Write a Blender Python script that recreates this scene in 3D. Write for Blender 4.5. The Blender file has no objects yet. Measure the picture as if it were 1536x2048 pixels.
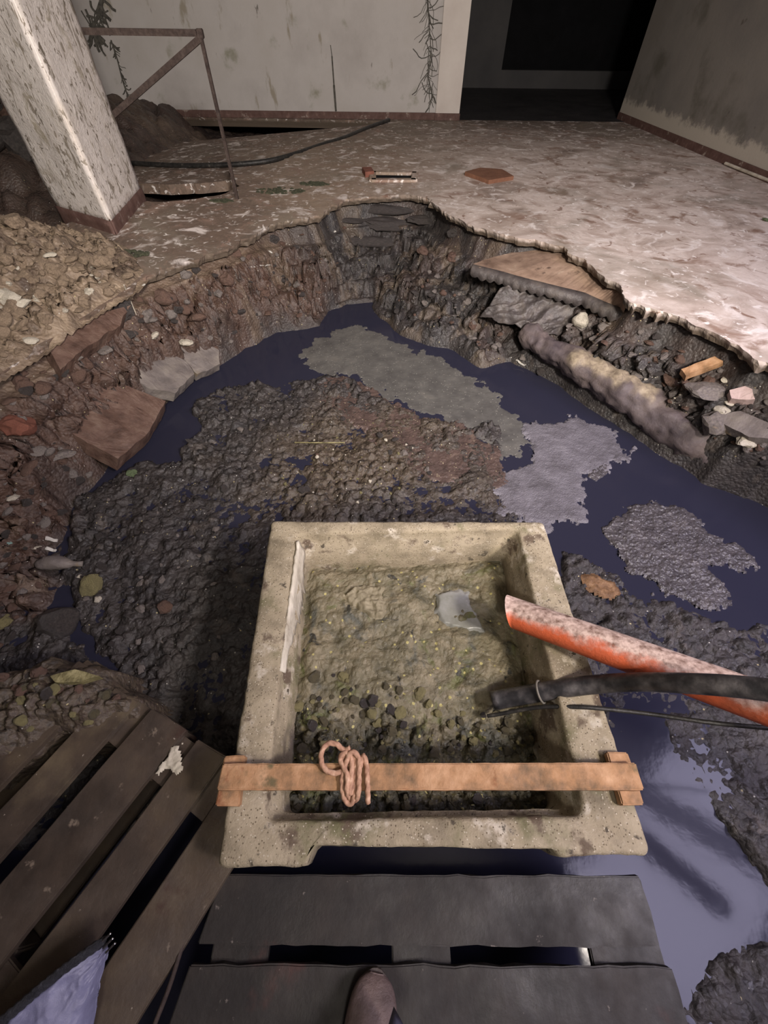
import bpy, bmesh, math, random
import numpy as np
from mathutils import Vector, Matrix, noise as mn
from mathutils.geometry import delaunay_2d_cdt
SC = bpy.context.scene
COL = SC.collection
random.seed(7)
# ------------------------------------------------------------------ camera
F, PITCH, ROLL, CAMZ = 820.0, math.radians(51.5), math.radians(0.7), 1.05
fwd = Vector((0, math.cos(PITCH), -math.sin(PITCH)))
_r = Vector((1, 0, 0)); _u = _r.cross(fwd)
right = _r * math.cos(ROLL) + _u * math.sin(ROLL)
up = -_r * math.sin(ROLL) + _u * math.cos(ROLL)
cam = bpy.data.cameras.new('camera'); camo = bpy.data.objects.new('camera', cam); COL.objects.link(camo)
cam.sensor_fit = 'HORIZONTAL'; cam.sensor_width = 36; cam.lens = F / 1536 * 36; cam.clip_start = 0.02
M = Matrix((( right.x, up.x, -fwd.x, 0), (right.y, up.y, -fwd.y, 0), (right.z, up.z, -fwd.z, CAMZ), (0, 0, 0, 1)))
camo.matrix_world = M
SC.camera = camo
# ------------------------------------------------------------------ light and exposure
SC.view_settings.view_transform = 'Standard'; SC.view_settings.look = 'None'
SC.view_settings.gamma = 1; SC.view_settings.exposure = 0.0
w = bpy.data.worlds.new('world'); SC.world = w; w.use_nodes = True
w.node_tree.nodes['Background'].inputs[0].default_value = (0.6, 0.6, 0.75, 1); w.node_tree.nodes['Background'].inputs[1].default_value = 0.02
def area(name, loc, target, size, power, color, spread=180):
    l = bpy.data.lights.new(name, 'AREA'); l.shape = 'RECTANGLE'; l.size, l.size_y = size; l.energy = power; l.color = color
    l.spread = math.radians(spread)
    o = bpy.data.objects.new(name, l); COL.objects.link(o); o.location = loc
    o.rotation_euler = (Vector(target) - Vector(loc)).to_track_quat('-Z', 'Y').to_euler(); return o
def spot(name, loc, target, angle, power, color, rad=0.1, blend=1):
    l = bpy.data.lights.new(name, 'SPOT'); l.energy = power; l.color = color; l.shadow_soft_size = rad
    l.spot_size = math.radians(angle); l.spot_blend = blend
    o = bpy.data.objects.new(name, l); COL.objects.link(o); o.location = loc
    o.rotation_euler = (Vector(target) - Vector(loc)).to_track_quat('-Z', 'Y').to_euler(); return o
area('ceiling_lamp', (2.75, 0.05, 2.56), (2.6, 0.25, 0), (2.1, 1.5), 165, (0.77, 0.72, 1.0), 165)
spot('work_lamp', (1.5, -0.5, 1.95), (-0.1, 3.0, -0.2), 125, 350, (1.0, 0.90, 0.80), 0.15)
spot('far_fill', (0.7, -1.4, 2.25), (-0.4, 7.0, 0.6), 84, 1200, (1.0, 0.92, 0.84), 0.2, .8)  # unseen fill added behind the camera to brighten the back wall
spot('front_fill', (0.05, -0.75, 1.55), (0.0, 1.1, -0.4), 120, 40, (1.0, 0.93, 0.84), 0.12)  # unseen warm fill added near the camera, lights the foreground

# ------------------------------------------------------------------ picture to world
def ray(x, y):
    return (right * (x - 768) - up * (y - 1024) + fwd * F).normalized()
def U(x, y, z=0.0):
    d = ray(x, y); t = (z - CAMZ) / d.z; return Vector((d.x * t, d.y * t, z))
def Ud(x, y, Y):                                   # point of the ray on the upright plane y = Y
    d = ray(x, y); t = Y / d.y; return Vector((d.x * t, Y, CAMZ + d.z * t))
# ------------------------------------------------------------------ numpy noise
def h2(ix, iy, s):
    n = (ix.astype(np.int64) * 374761393 + iy.astype(np.int64) * 668265263 + s * 974634777) & 0x7fffffff
    n = ((n ^ (n >> 13)) * 1274126177) & 0x7fffffff
    n = ((n ^ (n >> 16)) * 69069 + 12345) & 0x7fffffff
    return (n & 0xffffff) / float(0xffffff)
def vn(x, y, s=0):
    x = np.asarray(x, float); y = np.asarray(y, float)
    ix = np.floor(x); iy = np.floor(y); fx = x - ix; fy = y - iy
    fx = fx * fx * fx * (fx * (fx * 6 - 15) + 10); fy = fy * fy * fy * (fy * (fy * 6 - 15) + 10)
    a = h2(ix, iy, s); b = h2(ix + 1, iy, s); c = h2(ix, iy + 1, s); d = h2(ix + 1, iy + 1, s)
    return (a + (b - a) * fx) * (1 - fy) + (c + (d - c) * fx) * fy - 0.5
def fbm(x, y, sc, o=4, s=0, g=0.5):
    r = 0; a = 1; c, q = math.cos(0.6), math.sin(0.6)
    for k in range(o):
        r = r + a * vn(x * sc, y * sc, s + k); a *= g; sc *= 2.03; x, y = c * x - q * y, q * x + c * y
    return r
def ridge(x, y, sc, o=4, s=0):
    r = 0; a = 1; c, q = math.cos(0.9), math.sin(0.9)
    for k in range(o):
        r = r + a * (0.5 - 2 * np.abs(vn(x * sc, y * sc, s + k))); a *= 0.5; sc *= 2.1; x, y = c * x - q * y, q * x + c * y
    return r
def worley(x, y, sc, s=0):
    x = np.asarray(x, float) * sc; y = np.asarray(y, float) * sc
    ix = np.floor(x); iy = np.floor(y); f1 = np.full(x.shape, 9.); f2 = f1.copy(); cid = np.zeros(x.shape)
    for dx in (-1, 0, 1):
        for dy in (-1, 0, 1):
            cx = ix + dx; cy = iy + dy
            px = cx + h2(cx, cy, s); py = cy + h2(cx, cy, s + 11)
            d = np.sqrt((px - x) ** 2 + (py - y) ** 2); c = h2(cx, cy, s + 23)
            m = d < f1; f2 = np.where(m, f1, np.minimum(f2, d)); cid = np.where(m, c, cid); f1 = np.where(m, d, f1)
    return f1, f2, cid
def clods(x, y, sc, s=0):
    wx = x + 0.25 / sc * fbm(x, y, sc, 2, s + 5); wy = y + 0.25 / sc * fbm(x, y, sc, 2, s + 9)
    f1, f2, c = worley(wx, wy, sc, s); e = np.clip((f2 - f1) * 2.2, 0, 1)
    return (e * (2 - e)) * (0.35 + 0.9 * c)         # rounded clods with cracks between
def sdf(X, Y, poly):                                # signed distance, positive inside
    X = np.asarray(X, float); Y = np.asarray(Y, float); d = np.full(X.shape, 1e9); ins = np.zeros(X.shape, bool)
    n = len(poly)
    for i in range(n):
        ax, ay = poly[i][:2]; bx, by = poly[(i + 1) % n][:2]; ex, ey = bx - ax, by - ay
        t = np.clip(((X - ax) * ex + (Y - ay) * ey) / (ex * ex + ey * ey + 1e-12), 0, 1)
        d = np.minimum(d, (X - ax - t * ex) ** 2 + (Y - ay - t * ey) ** 2)
        if ay != by:
            c = ((ay > Y) != (by > Y)) & (X < (bx - ax) * (Y - ay) / (by - ay) + ax); ins ^= c
    d = np.sqrt(d); return np.where(ins, d, -d)
def sm(a, b, x):
    t = np.clip((x - a) / (b - a), 0, 1); return t * t * (3 - 2 * t)
def unp(pts, z): return [U(a, b, z) for a, b in pts]

# ------------------------------------------------------------------ object helpers
def tag(o, label=None, cat=None, group=None, kind=None):
    if label: o['label'] = label
    if cat: o['category'] = cat
    if group: o['group'] = group
    if kind: o['kind'] = kind
    return o
def link(name, me, mat, parent=None, smooth=True):
    o = bpy.data.objects.new(name, me); COL.objects.link(o)
    if mat: me.materials.append(mat)
    if parent: o.parent = parent
    if smooth and len(me.polygons):
        me.polygons.foreach_set('use_smooth', [True] * len(me.polygons))
    return o
def mesh(name, verts, faces, mat, parent=None, smooth=True):
    me = bpy.data.meshes.new(name); me.from_pydata([tuple(v) for v in verts], [], faces); me.update()
    return link(name, me, mat, parent, smooth)
def frombm(name, bm, mat, parent=None, smooth=False):
    bmesh.ops.recalc_face_normals(bm, faces=bm.faces)
    me = bpy.data.meshes.new(name); bm.to_mesh(me); bm.free(); return link(name, me, mat, parent, smooth)
def empty(name, loc=(0, 0, 0), rz=0):
    o = bpy.data.objects.new(name, None); COL.objects.link(o); o.location = loc; o.rotation_euler = (0, 0, rz)
    o.empty_display_size = 0.05; return o
def gridmesh(name, x0, x1, y0, y1, step, zf, mat, keep=None, parent=None):
    xs = np.arange(x0, x1 + step / 2, step); ys = np.arange(y0, y1 + step / 2, step)
    X, Y = np.meshgrid(xs, ys); Z = zf(X, Y)
    nx, ny = len(xs), len(ys)
    V = np.stack([X, Y, Z], -1).reshape(-1, 3)
    i = np.arange((ny - 1) * (nx - 1)); r, c = i // (nx - 1), i % (nx - 1); a = r * nx + c
    Q = np.stack([a, a + 1, a + nx + 1, a + nx], -1)
    if keep is not None:
        k = keep(X, Y).reshape(-1); Q = Q[k[Q].all(1)]
        used = np.zeros(len(V), bool); used[Q.ravel()] = True; m = np.cumsum(used) - 1
        V = V[used]; Q = m[Q]
    me = bpy.data.meshes.new(name); me.vertices.add(len(V)); me.vertices.foreach_set('co', V.ravel())
    me.loops.add(Q.size); me.loops.foreach_set('vertex_index', Q.ravel().astype(np.int32))
    me.polygons.add(len(Q)); me.polygons.foreach_set('loop_start', np.arange(0, Q.size, 4, dtype=np.int32))
    me.polygons.foreach_set('loop_total', np.full(len(Q), 4, dtype=np.int32)); me.update(calc_edges=True)
    return link(name, me, mat, parent), V
def setattr_(o, name, vals):
    a = o.data.attributes.new(name, 'FLOAT', 'POINT'); a.data.foreach_set('value', np.asarray(vals, dtype=np.float32).ravel())
def box(bm, x0, x1, y0, y1, z0, z1, bev=0, jit=0, cuts=0):
    r = bmesh.ops.create_cube(bm, size=1); vs = r['verts']
    for v in vs:
        v.co = Vector((x0 + (v.co.x + .5) * (x1 - x0), y0 + (v.co.y + .5) * (y1 - y0), z0 + (v.co.z + .5) * (z1 - z0)))
    if bev:
        es = list({e for v in vs for e in v.link_edges}); bmesh.ops.bevel(bm, geom=es, offset=bev, segments=2, affect='EDGES')
def subdiv_long(bm, ml):
    for _ in range(7):
        es = [e for e in bm.edges if e.calc_length() > ml]
        if not es: break
        bmesh.ops.subdivide_edges(bm, edges=es, cuts=1, use_grid_fill=True)
def rough(bm, amp, sc, seed=0):
    bm.normal_update()
    for v in bm.verts:
        p = v.co * sc + Vector((seed * 7.1, seed * 3.3, 0)); v.co += v.normal * amp * (mn.noise(p) + .5 * mn.noise(p * 2.7))
def tube(name, pts, rad, mat, parent=None, seg=14, strands=0, pitch=60, cap=True, inner=None, close=False):
    # swept tube through points (Catmull-Rom)
    P = [Vector(p) for p in pts]; n = len(P); path = []
    R = rad if isinstance(rad, (list, tuple)) else [rad] * n; rr = []
    rng = n if close else n - 1
    total = sum((P[(i + 1) % n] - P[i]).length for i in range(rng)); base = sum(R) / n
    for i in range(rng):
        a = P[(i - 1) % n] if (close or i > 0) else P[0] * 2 - P[1]; b = P[i]; c = P[(i + 1) % n]
        d = P[(i + 2) % n] if (close or i + 2 < n) else c * 2 - b
        L = (c - b).length; k = max(2, int(L / (base * (0.45 if strands else 1.0))) + 1)
        for j in range(k):
            t = j / k; t2, t3 = t * t, t * t * t
            path.append(.5 * ((2 * b) + (c - a) * t + (2 * a - 5 * b + 4 * c - d) * t2 + (-a + 3 * b - 3 * c + d) * t3))
            rr.append(R[i] * (1 - t) + R[(i + 1) % n] * t)
    if not close: path.append(P[-1]); rr.append(R[-1])
    m = len(path); V = []; Fc = []; s = 0; N = None
    for i in range(m):
        T = (path[(i + 1) % m if close else min(i + 1, m - 1)] - path[(i - 1) % m if close else max(i - 1, 0)])
        T = T.normalized() if T.length > 1e-9 else Vector((0, 0, 1))
        if N is None: N = T.orthogonal().normalized()
        N = (N - T * N.dot(T)).normalized(); B = T.cross(N)
        if i: s += (path[i] - path[i - 1]).length
        for k in range(seg):
            a = 2 * math.pi * k / seg; r_ = rr[i]
            if strands: r_ *= 0.80 + 0.28 * abs(math.cos(strands / 2 * (a - s * pitch)))
            V.append(path[i] + (N * math.cos(a) + B * math.sin(a)) * r_)
    for i in range(m if close else m - 1):
        for k in range(seg):
            a = i * seg + k; b = i * seg + (k + 1) % seg; j = ((i + 1) % m) * seg
            Fc.append((a, b, j + (k + 1) % seg, j + k))
    if cap and not close: Fc.append(tuple(range(seg))[::-1]); Fc.append(tuple((m - 1) * seg + k for k in range(seg)))
    return mesh(name, V, Fc, mat, parent)

# ------------------------------------------------------------------ materials
def lin(c): return tuple(((v / 255) / 12.92 if v / 255 <= .04045 else ((v / 255 + .055) / 1.055) ** 2.4) for v in c)
def material(name, cols, scale=6, rough_=(.5, .9), bump=.3, bscale=30, spec=.4, detail=8, stain=None, vor=None, stretch=None, attr=None, fine=None, coord='Generated', bdist=.01, speck=None, xband=None, zband=None, warp=0):
    """cols: list of (pos, rgb255) for the main noise; stain: (rgb, scale, lo, hi); attr: [(attribute, rgb list ramp)]"""
    m = bpy.data.materials.new(name); m.use_nodes = True; t = m.node_tree; N = t.nodes; L = t.links
    bs = N['Principled BSDF']; geo = N.new('ShaderNodeNewGeometry'); tc = N.new('ShaderNodeTexCoord')
    co = tc.outputs['Object'] if coord == 'Object' else geo.outputs['Position']
    def nz(sc, d=detail, v=co, r=.6, dist=warp):
        n = N.new('ShaderNodeTexNoise'); n.inputs['Scale'].default_value = sc; n.inputs['Detail'].default_value = d; n.inputs['Roughness'].default_value = r
        n.inputs['Distortion'].default_value = dist
        L.new(v, n.inputs['Vector']); return n.outputs['Fac']
    def ramp(f, pts):
        r = N.new('ShaderNodeValToRGB'); e = r.color_ramp.elements
        while len(e) < len(pts): e.new(.5)
        for k, (p, c) in enumerate(pts): e[k].position = p; e[k].color = (*(lin(c) if len(c) == 3 and max(c) > 1 else c), 1)
        L.new(f, r.inputs[0]); return r.outputs[0]
    def mix(f, a, b):
        x = N.new('ShaderNodeMix'); x.data_type = 'RGBA'; 
        if isinstance(f, float): x.inputs[0].default_value = f
        else: L.new(f, x.inputs[0])
        for s, q in ((6, a), (7, b)):
            if isinstance(q, tuple): x.inputs[s].default_value = (*lin(q), 1)
            else: L.new(q, x.inputs[s])
        return x.outputs[2]
    def step(f, lo, hi):
        r = N.new('ShaderNodeMapRange'); r.inputs['From Min'].default_value = lo; r.inputs['From Max'].default_value = hi; r.interpolation_type = 'SMOOTHSTEP'; L.new(f, r.inputs[0]); return r.outputs[0]
    def math_(op, a, b):
        x = N.new('ShaderNodeMath'); x.operation = op
        for i, q in enumerate((a, b)):
            if isinstance(q, (int, float)): x.inputs[i].default_value = q
            else: L.new(q, x.inputs[i])
        return x.outputs[0]
    if stretch:
        mp = N.new('ShaderNodeMapping'); mp.inputs['Scale'].default_value = stretch; L.new(co, mp.inputs[0]); co2 = mp.outputs[0]
    else: co2 = co
    base = ramp(nz(scale, v=co2), cols)
    if attr:
        for an, pts, sc_ in attr:
            a = N.new('ShaderNodeAttribute'); a.attribute_name = an
            base = mix(a.outputs['Fac'], base, ramp(nz(sc_), pts))
    for c, p0, n_, w_, amp in (xband or []):        # dirt spread over one side of a surface, ragged edge
        vv = N.new('ShaderNodeVectorMath'); vv.operation = 'DOT_PRODUCT'; L.new(geo.outputs['Position'], vv.inputs[0]); vv.inputs[1].default_value = n_
        off = n_[0] * p0[0] + n_[1] * p0[1]
        zz = math_('ADD', vv.outputs['Value'], math_('MULTIPLY', math_('SUBTRACT', nz(3.5, 8, r=.7, dist=.6), .5), amp))
        f = step(zz, off - w_, off + w_); dk = tuple(int(q * .74) for q in c); dc = ramp(nz(7.5, 9, r=.68, dist=.8), [(.34, dk), (.47, c), (.55, tuple(int(q * .86) for q in c)), (.66, tuple(min(255, int(q * 1.16)) for q in c))])
        base = mix(math_('MULTIPLY', f, .9), base, dc)
    for st in (stain or []):
        c, sc_, lo, hi = st[:4]; vv = co
        if len(st) > 4:
            mp = N.new('ShaderNodeMapping'); mp.inputs['Scale'].default_value = st[4]; L.new(co, mp.inputs[0]); vv = mp.outputs[0]
        f = step(nz(sc_, 6, vv), lo, hi); base = mix(f, base, c)
    for sk in (speck or []):                        # small grains: voronoi cells kept at random
        c, sc_, thr, rad = sk
        v = N.new('ShaderNodeTexVoronoi'); v.inputs['Scale'].default_value = sc_; L.new(co, v.inputs['Vector'])
        sp = N.new('ShaderNodeSeparateColor'); L.new(v.outputs['Color'], sp.inputs[0])
        f = math_('MULTIPLY', math_('GREATER_THAN', sp.outputs[0], thr), math_('LESS_THAN', v.outputs['Distance'], rad)); base = mix(f, base, c)
    if zband:                                       # colour belonging to a height (paint line, tide mark)
        for c, z0, z1, amp in zband:
            sx = N.new('ShaderNodeSeparateXYZ'); L.new(geo.outputs['Position'], sx.inputs[0])
            zz = math_('ADD', sx.outputs[2], math_('MULTIPLY', math_('SUBTRACT', nz(9, 6, r=.7), .5), amp))
            f = step(zz, z1, z0); base = mix(f, base, c)
    L.new(base, bs.inputs['Base Color'])
    rr = N.new('ShaderNodeMapRange'); L.new(nz(scale * 2.3, 5), rr.inputs[0]); rr.inputs['From Min'].default_value = .3; rr.inputs['From Max'].default_value = .7
    rr.inputs['To Min'].default_value, rr.inputs['To Max'].default_value = rough_; L.new(rr.outputs[0], bs.inputs['Roughness'])
    bs.inputs['Specular IOR Level'].default_value = spec
    hgt = nz(bscale, 10, co2, .65)
    if vor:
        v = N.new('ShaderNodeTexVoronoi'); v.inputs['Scale'].default_value = vor[0]
        ad = N.new('ShaderNodeVectorMath'); ad.operation = 'ADD'; sc2 = N.new('ShaderNodeVectorMath'); sc2.operation = 'SCALE'
        nn = N.new('ShaderNodeTexNoise'); nn.inputs['Scale'].default_value = vor[0] * .7; L.new(co, nn.inputs['Vector'])
        L.new(nn.outputs['Color'], sc2.inputs[0]); sc2.inputs['Scale'].default_value = .8 / vor[0]; L.new(co, ad.inputs[0]); L.new(sc2.outputs[0], ad.inputs[1])
        L.new(ad.outputs[0], v.inputs['Vector']); hgt = math_('SUBTRACT', math_('MULTIPLY', hgt, 1 - vor[1] * .5), math_('MULTIPLY', v.outputs['Distance'], vor[1]))
    b = N.new('ShaderNodeBump'); b.inputs['Strength'].default_value = bump; b.inputs['Distance'].default_value = bdist
    L.new(hgt, b.inputs['Height']); L.new(b.outputs[0], bs.inputs['Normal'])
    return m
MT = {}
FLOORC = dict(cols=[(.3, (140, 124, 114)), (.42, (184, 168, 157)), (.52, (212, 198, 189)), (.62, (178, 160, 149)), (.75, (220, 208, 200))], scale=1.7, rough_=(.55, .9), bump=.35, bscale=22,
    xband=[((150, 130, 110), (.15, 3), (-1, .12, 0), .9, 2.2), ((112, 98, 88), (0, 6.6), (0.05, 1, 0), 1.3, 2.4), ((118, 100, 88), (-.75, 3.3), (-1, -.3, 0), .35, 1.6)], stain=[((146, 122, 108), 3.3, .53, .68), ((138, 112, 98), 7.5, .60, .67), ((226, 216, 210), 5.2, .54, .68), ((132, 122, 108), 1.1, .5, .75), ((232, 224, 218), 14, .58, .68)], warp=1.0)
MT['floor'] = material('concrete_floor', zband=[((96, 84, 72), -.035, -.004, .02)], **FLOORC)
MT['floor_piece'] = material('concrete_floor_piece', **FLOORC)
MT['tan_piece'] = material('tan_floor_piece', [(.3, (112, 90, 76)), (.5, (150, 126, 108)), (.7, (172, 148, 128))], 6, (.6, .9), .4, 30, stain=[((196, 176, 156), 6, .58, .68), ((96, 78, 66), 9, .6, .68)])
MT['wall'] = material('plaster_wall', [(.3, (168, 162, 158)), (.5, (184, 179, 175)), (.7, (176, 170, 164))], 1.2, (.7, .95), .12, 40,
    stain=[((140, 138, 122), 2.2, .58, .72), ((90, 84, 76), 14, .70, .78, (1, 1, .35)), ((150, 142, 128), 5, .62, .7, (1, 1, .3))])
MT['wall_right'] = material('grey_plaster_wall', [(.3, (112, 108, 104)), (.5, (126, 121, 115)), (.7, (118, 112, 105))], 1.2, (.8, .95), .15, 30,  # grey tone over the whole right wall, paler at its foot
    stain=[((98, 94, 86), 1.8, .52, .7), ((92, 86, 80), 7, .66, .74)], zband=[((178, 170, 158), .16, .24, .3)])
MT['recess'] = material('shaded_plaster_wall', [(.3, (62, 61, 62)), (.7, (76, 74, 73))], 1.5, (.8, .95), .1, 30)  # shade of the passage is put into this plaster colour
MT['black'] = material('opening_shade', [(.3, (16, 16, 17)), (.7, (22, 22, 24))], 3, (.8, .95), .05, 20, spec=.1)  # darkness of deep openings put into a near-black colour
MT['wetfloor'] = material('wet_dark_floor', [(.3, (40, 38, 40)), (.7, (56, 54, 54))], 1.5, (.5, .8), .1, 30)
MT['skirt'] = material('red_brown_skirting', [(.3, (82, 58, 52)), (.6, (100, 76, 69)), (.75, (130, 104, 96))], 14, (.6, .9), .3, 40, stain=[((150, 136, 126), 9, .60, .68)])
MT['column'] = material('whitewashed_column', [(.3, (196, 186, 178)), (.5, (218, 210, 204)), (.7, (206, 196, 186))], 3, (.7, .95), .7, 26, bdist=.012,
    stain=[((150, 140, 128), 16, .575, .61, (1, 1, .5)), ((122, 112, 100), 30, .59, .63, (1, .8, .6)), ((168, 158, 142), 5, .55, .68)], warp=1.2)
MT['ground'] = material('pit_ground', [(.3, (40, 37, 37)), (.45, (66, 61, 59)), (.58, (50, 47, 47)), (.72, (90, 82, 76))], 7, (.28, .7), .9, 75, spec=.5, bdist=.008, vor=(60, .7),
    attr=[('clay', [(.3, (58, 44, 38)), (.45, (86, 66, 56)), (.6, (70, 54, 47)), (.75, (106, 86, 74))], 9), ('tan', [(.3, (92, 79, 67)), (.5, (132, 115, 97)), (.7, (158, 140, 118))], 12),
          ('grit', [(.32, (50, 45, 42)), (.5, (86, 75, 62)), (.62, (70, 59, 53)), (.74, (126, 114, 84))], 32)],
    speck=[((170, 158, 120), 60, .975, .22), ((190, 186, 176), 90, .98, .25)])
MT['water'] = None
MT['scum_grey'] = material('grey_scum', [(.3, (78, 76, 74)), (.6, (98, 96, 92)), (.75, (110, 106, 100))], 9, (.3, .6), .5, 160, spec=.5, bdist=.003, speck=[((170, 166, 156), 120, .93, .3)])
MT['scum_red'] = material('brown_scum', [(.3, (66, 54, 50)), (.6, (92, 76, 70)), (.75, (112, 96, 84))], 16, (.3, .6), .8, 120, spec=.5, bdist=.004, vor=(90, .7), speck=[((176, 164, 134), 100, .93, .3)])
MT['foam'] = material('pale_foam', [(.3, (86, 82, 86)), (.55, (112, 108, 114)), (.75, (130, 126, 132))], 7, (.35, .6), .9, 150, spec=.5, bdist=.004, vor=(130, .8))
MT['crust'] = material('dark_crust', [(.3, (64, 60, 62)), (.6, (84, 79, 80)), (.75, (104, 98, 96))], 14, (.22, .5), .9, 60, spec=.6, bdist=.006, vor=(75, .9))
MT['orange_foam'] = material('orange_brown_foam', [(.3, (92, 66, 44)), (.55, (132, 100, 70)), (.75, (164, 130, 96))], 40, (.4, .7), 1, 90, bdist=.005)
MT['trough'] = material('trough_concrete', [(.3, (112, 102, 84)), (.5, (148, 136, 114)), (.7, (166, 154, 132))], 9, (.6, .9), .9, 90, bdist=.004,
    stain=[((104, 100, 72), 5, .52, .68), ((184, 174, 158), 13, .56, .68), ((94, 80, 66), 9, .57, .67), ((78, 70, 58), 26, .62, .68)], speck=[((100, 88, 70), 190, .8, .35), ((178, 168, 150), 220, .9, .35)])
MT['trough_mud'] = material('trough_mud', [(.3, (74, 70, 52)), (.45, (114, 107, 84)), (.58, (134, 124, 100)), (.72, (152, 142, 116))], 9, (.25, .6), 1.0, 55, spec=.5, bdist=.009, vor=(64, .5), warp=.8,
    attr=[('dark', [(.3, (38, 38, 34)), (.5, (66, 62, 48)), (.62, (92, 84, 60)), (.75, (140, 132, 86))], 30)], stain=[((96, 98, 58), 8, .56, .68), ((84, 84, 74), 6, .55, .66), ((54, 52, 44), 15, .62, .68)], speck=[((176, 166, 108), 70, .93, .35)])
MT['clay_rock'] = material('clay_rock', [(.3, (98, 84, 70)), (.5, (138, 120, 101)), (.7, (162, 144, 122))], 14, (.7, .95), .6, 60, coord='Object')
MT['brown_rock'] = material('brown_rock', [(.3, (72, 54, 46)), (.5, (98, 76, 66)), (.7, (116, 96, 84))], 12, (.4, .8), .6, 50, coord='Object')
MT['grey_rock'] = material('grey_rock', [(.3, (88, 82, 80)), (.5, (112, 104, 100)), (.7, (130, 122, 114))], 9, (.45, .8), .5, 50, coord='Object', stain=[((150, 130, 100), 7, .62, .72)])
MT['dark_rock'] = material('dark_rock', [(.3, (46, 42, 42)), (.5, (66, 60, 58)), (.7, (84, 78, 74))], 12, (.25, .6), .7, 60, coord='Object', spec=.6)
MT['pale_rock'] = material('pale_rock', [(.3, (158, 148, 132)), (.5, (190, 182, 166)), (.7, (208, 200, 186))], 14, (.5, .8), .5, 60, coord='Object')
MT['yellow_lump'] = material('yellow_lump', [(.3, (86, 80, 54)), (.5, (134, 126, 88)), (.7, (178, 168, 126))], 26, (.4, .7), .7, 80, coord='Object')
MT['mud_lump'] = material('mud_lump', [(.3, (64, 60, 46)), (.5, (94, 87, 68)), (.7, (120, 111, 86))], 26, (.3, .6), .7, 80, coord='Object', spec=.5)
MT['pale_pink_rock'] = material('pinkish_brick', [(.3, (170, 146, 140)), (.7, (196, 174, 168))], 14, (.6, .9), .5, 60, coord='Object')
MT['plank'] = material('pallet_wood', [(.3, (50, 43, 38)), (.5, (72, 62, 54)), (.7, (90, 78, 64))], 5, (.25, .55), .5, 34, spec=.5, bdist=.004, 
    stain=[((104, 92, 74), 3, .58, .74), ((60, 40, 36), 4, .6, .7), ((112, 100, 88), 24, .64, .72), ((150, 140, 128), 45, .69, .73)])
MT['plank_dark'] = material('dark_pallet_wood', [(.3, (30, 27, 26)), (.5, (41, 37, 35)), (.7, (52, 46, 42))], 5, (.4, .7), .4, 34, spec=.3, bdist=.004,
    stain=[((66, 44, 40), 4, .58, .7), ((104, 96, 90), 34, .67, .73)])
MT['batten'] = material('orange_brown_timber', [(.3, (100, 80, 58)), (.5, (158, 120, 86)), (.7, (188, 150, 116))], 16, (.6, .9), .7, 110, bdist=.003, stain=[((98, 86, 60), 9, .58, .68), ((122, 74, 46), 7, .6, .7)])
MT['rope'] = material('pink_brown_rope', [(.3, (132, 96, 78)), (.55, (174, 136, 112)), (.75, (206, 174, 150))], 60, (.7, .9), .5, 300, bdist=.001)
MT['orange'] = material('dirty_orange_pipe', [(.3, (212, 92, 52)), (.55, (232, 118, 74)), (.75, (224, 108, 66))], 6, (.35, .6), .2, 60, spec=.5)
MT['pipe_dirt'] = None
MT['hose'] = material('muddy_black_hose', [(.3, (28, 28, 30)), (.45, (46, 45, 47)), (.56, (74, 71, 72)), (.7, (110, 106, 106))], 18, (.25, .6), .4, 60, spec=.5, bdist=.003)
MT['cable'] = material('black_cable', [(.3, (24, 24, 24)), (.6, (48, 46, 44)), (.75, (90, 86, 80))], 30, (.3, .6), .3, 60)
MT['tie'] = material('grey_tie', [(.3, (96, 92, 84)), (.7, (126, 120, 110))], 40, (.5, .8), .2, 60)
MT['rust'] = material('dark_rusty_bar', [(.3, (44, 34, 31)), (.5, (62, 50, 45)), (.7, (78, 66, 60))], 30, (.6, .9), .5, 90)
MT['rust_cover'] = material('rust_cover', [(.3, (112, 76, 58)), (.7, (138, 98, 76))], 14, (.6, .9), .4, 60)
MT['mould'] = material('black_mould', [(.3, (58, 56, 52)), (.7, (98, 94, 86))], 30, (.8, .95), .5, 80)
MT['moss'] = material('dark_moss', [(.3, (48, 50, 38)), (.55, (72, 74, 56)), (.75, (100, 98, 78))], 40, (.7, .95), 1, 90)
MT['tarp'] = material('muddy_plastic_sheet', [(.3, (60, 55, 54)), (.5, (80, 74, 72)), (.7, (102, 94, 88))], 12, (.3, .6), .5, 60, spec=.5)
MT['pipe_lump'] = material('mud_coated_pipe', [(.3, (66, 58, 62)), (.5, (90, 80, 80)), (.7, (110, 98, 94))], 7, (.45, .8), .7, 60, attr=[('yellow', [(.3, (112, 98, 84)), (.6, (156, 142, 120))], 30)], bdist=.006)
MT['metal'] = material('steel', [(.3, (190, 192, 196)), (.7, (214, 216, 220))], 20, (.15, .3), .1, 60)
MT['metal'].node_tree.nodes['Principled BSDF'].inputs['Metallic'].default_value = 1
MT['sheet'] = material('bluish_white_sheet', [(.3, (80, 80, 104)), (.5, (104, 104, 130)), (.7, (120, 120, 148))], 8, (.35, .6), .4, 30, spec=.5)
MT['braid'] = material('black_braid', [(.3, (28, 28, 32)), (.6, (50, 50, 56)), (.75, (84, 84, 92))], 60, (.3, .6), .8, 200)
MT['boot'] = material('muddy_boot', [(.3, (80, 66, 62)), (.5, (102, 86, 82)), (.7, (116, 98, 92))], 14, (.4, .7), .5, 80, stain=[((160, 148, 138), 30, .66, .72)])
MT['sole'] = material('boot_sole', [(.3, (60, 54, 50)), (.7, (96, 86, 78))], 30, (.5, .8), .4, 80)
MT['white_bit'] = material('off_white_litter', [(.3, (176, 172, 164)), (.7, (214, 210, 202))], 30, (.4, .7), .4, 60, coord='Object')
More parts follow.
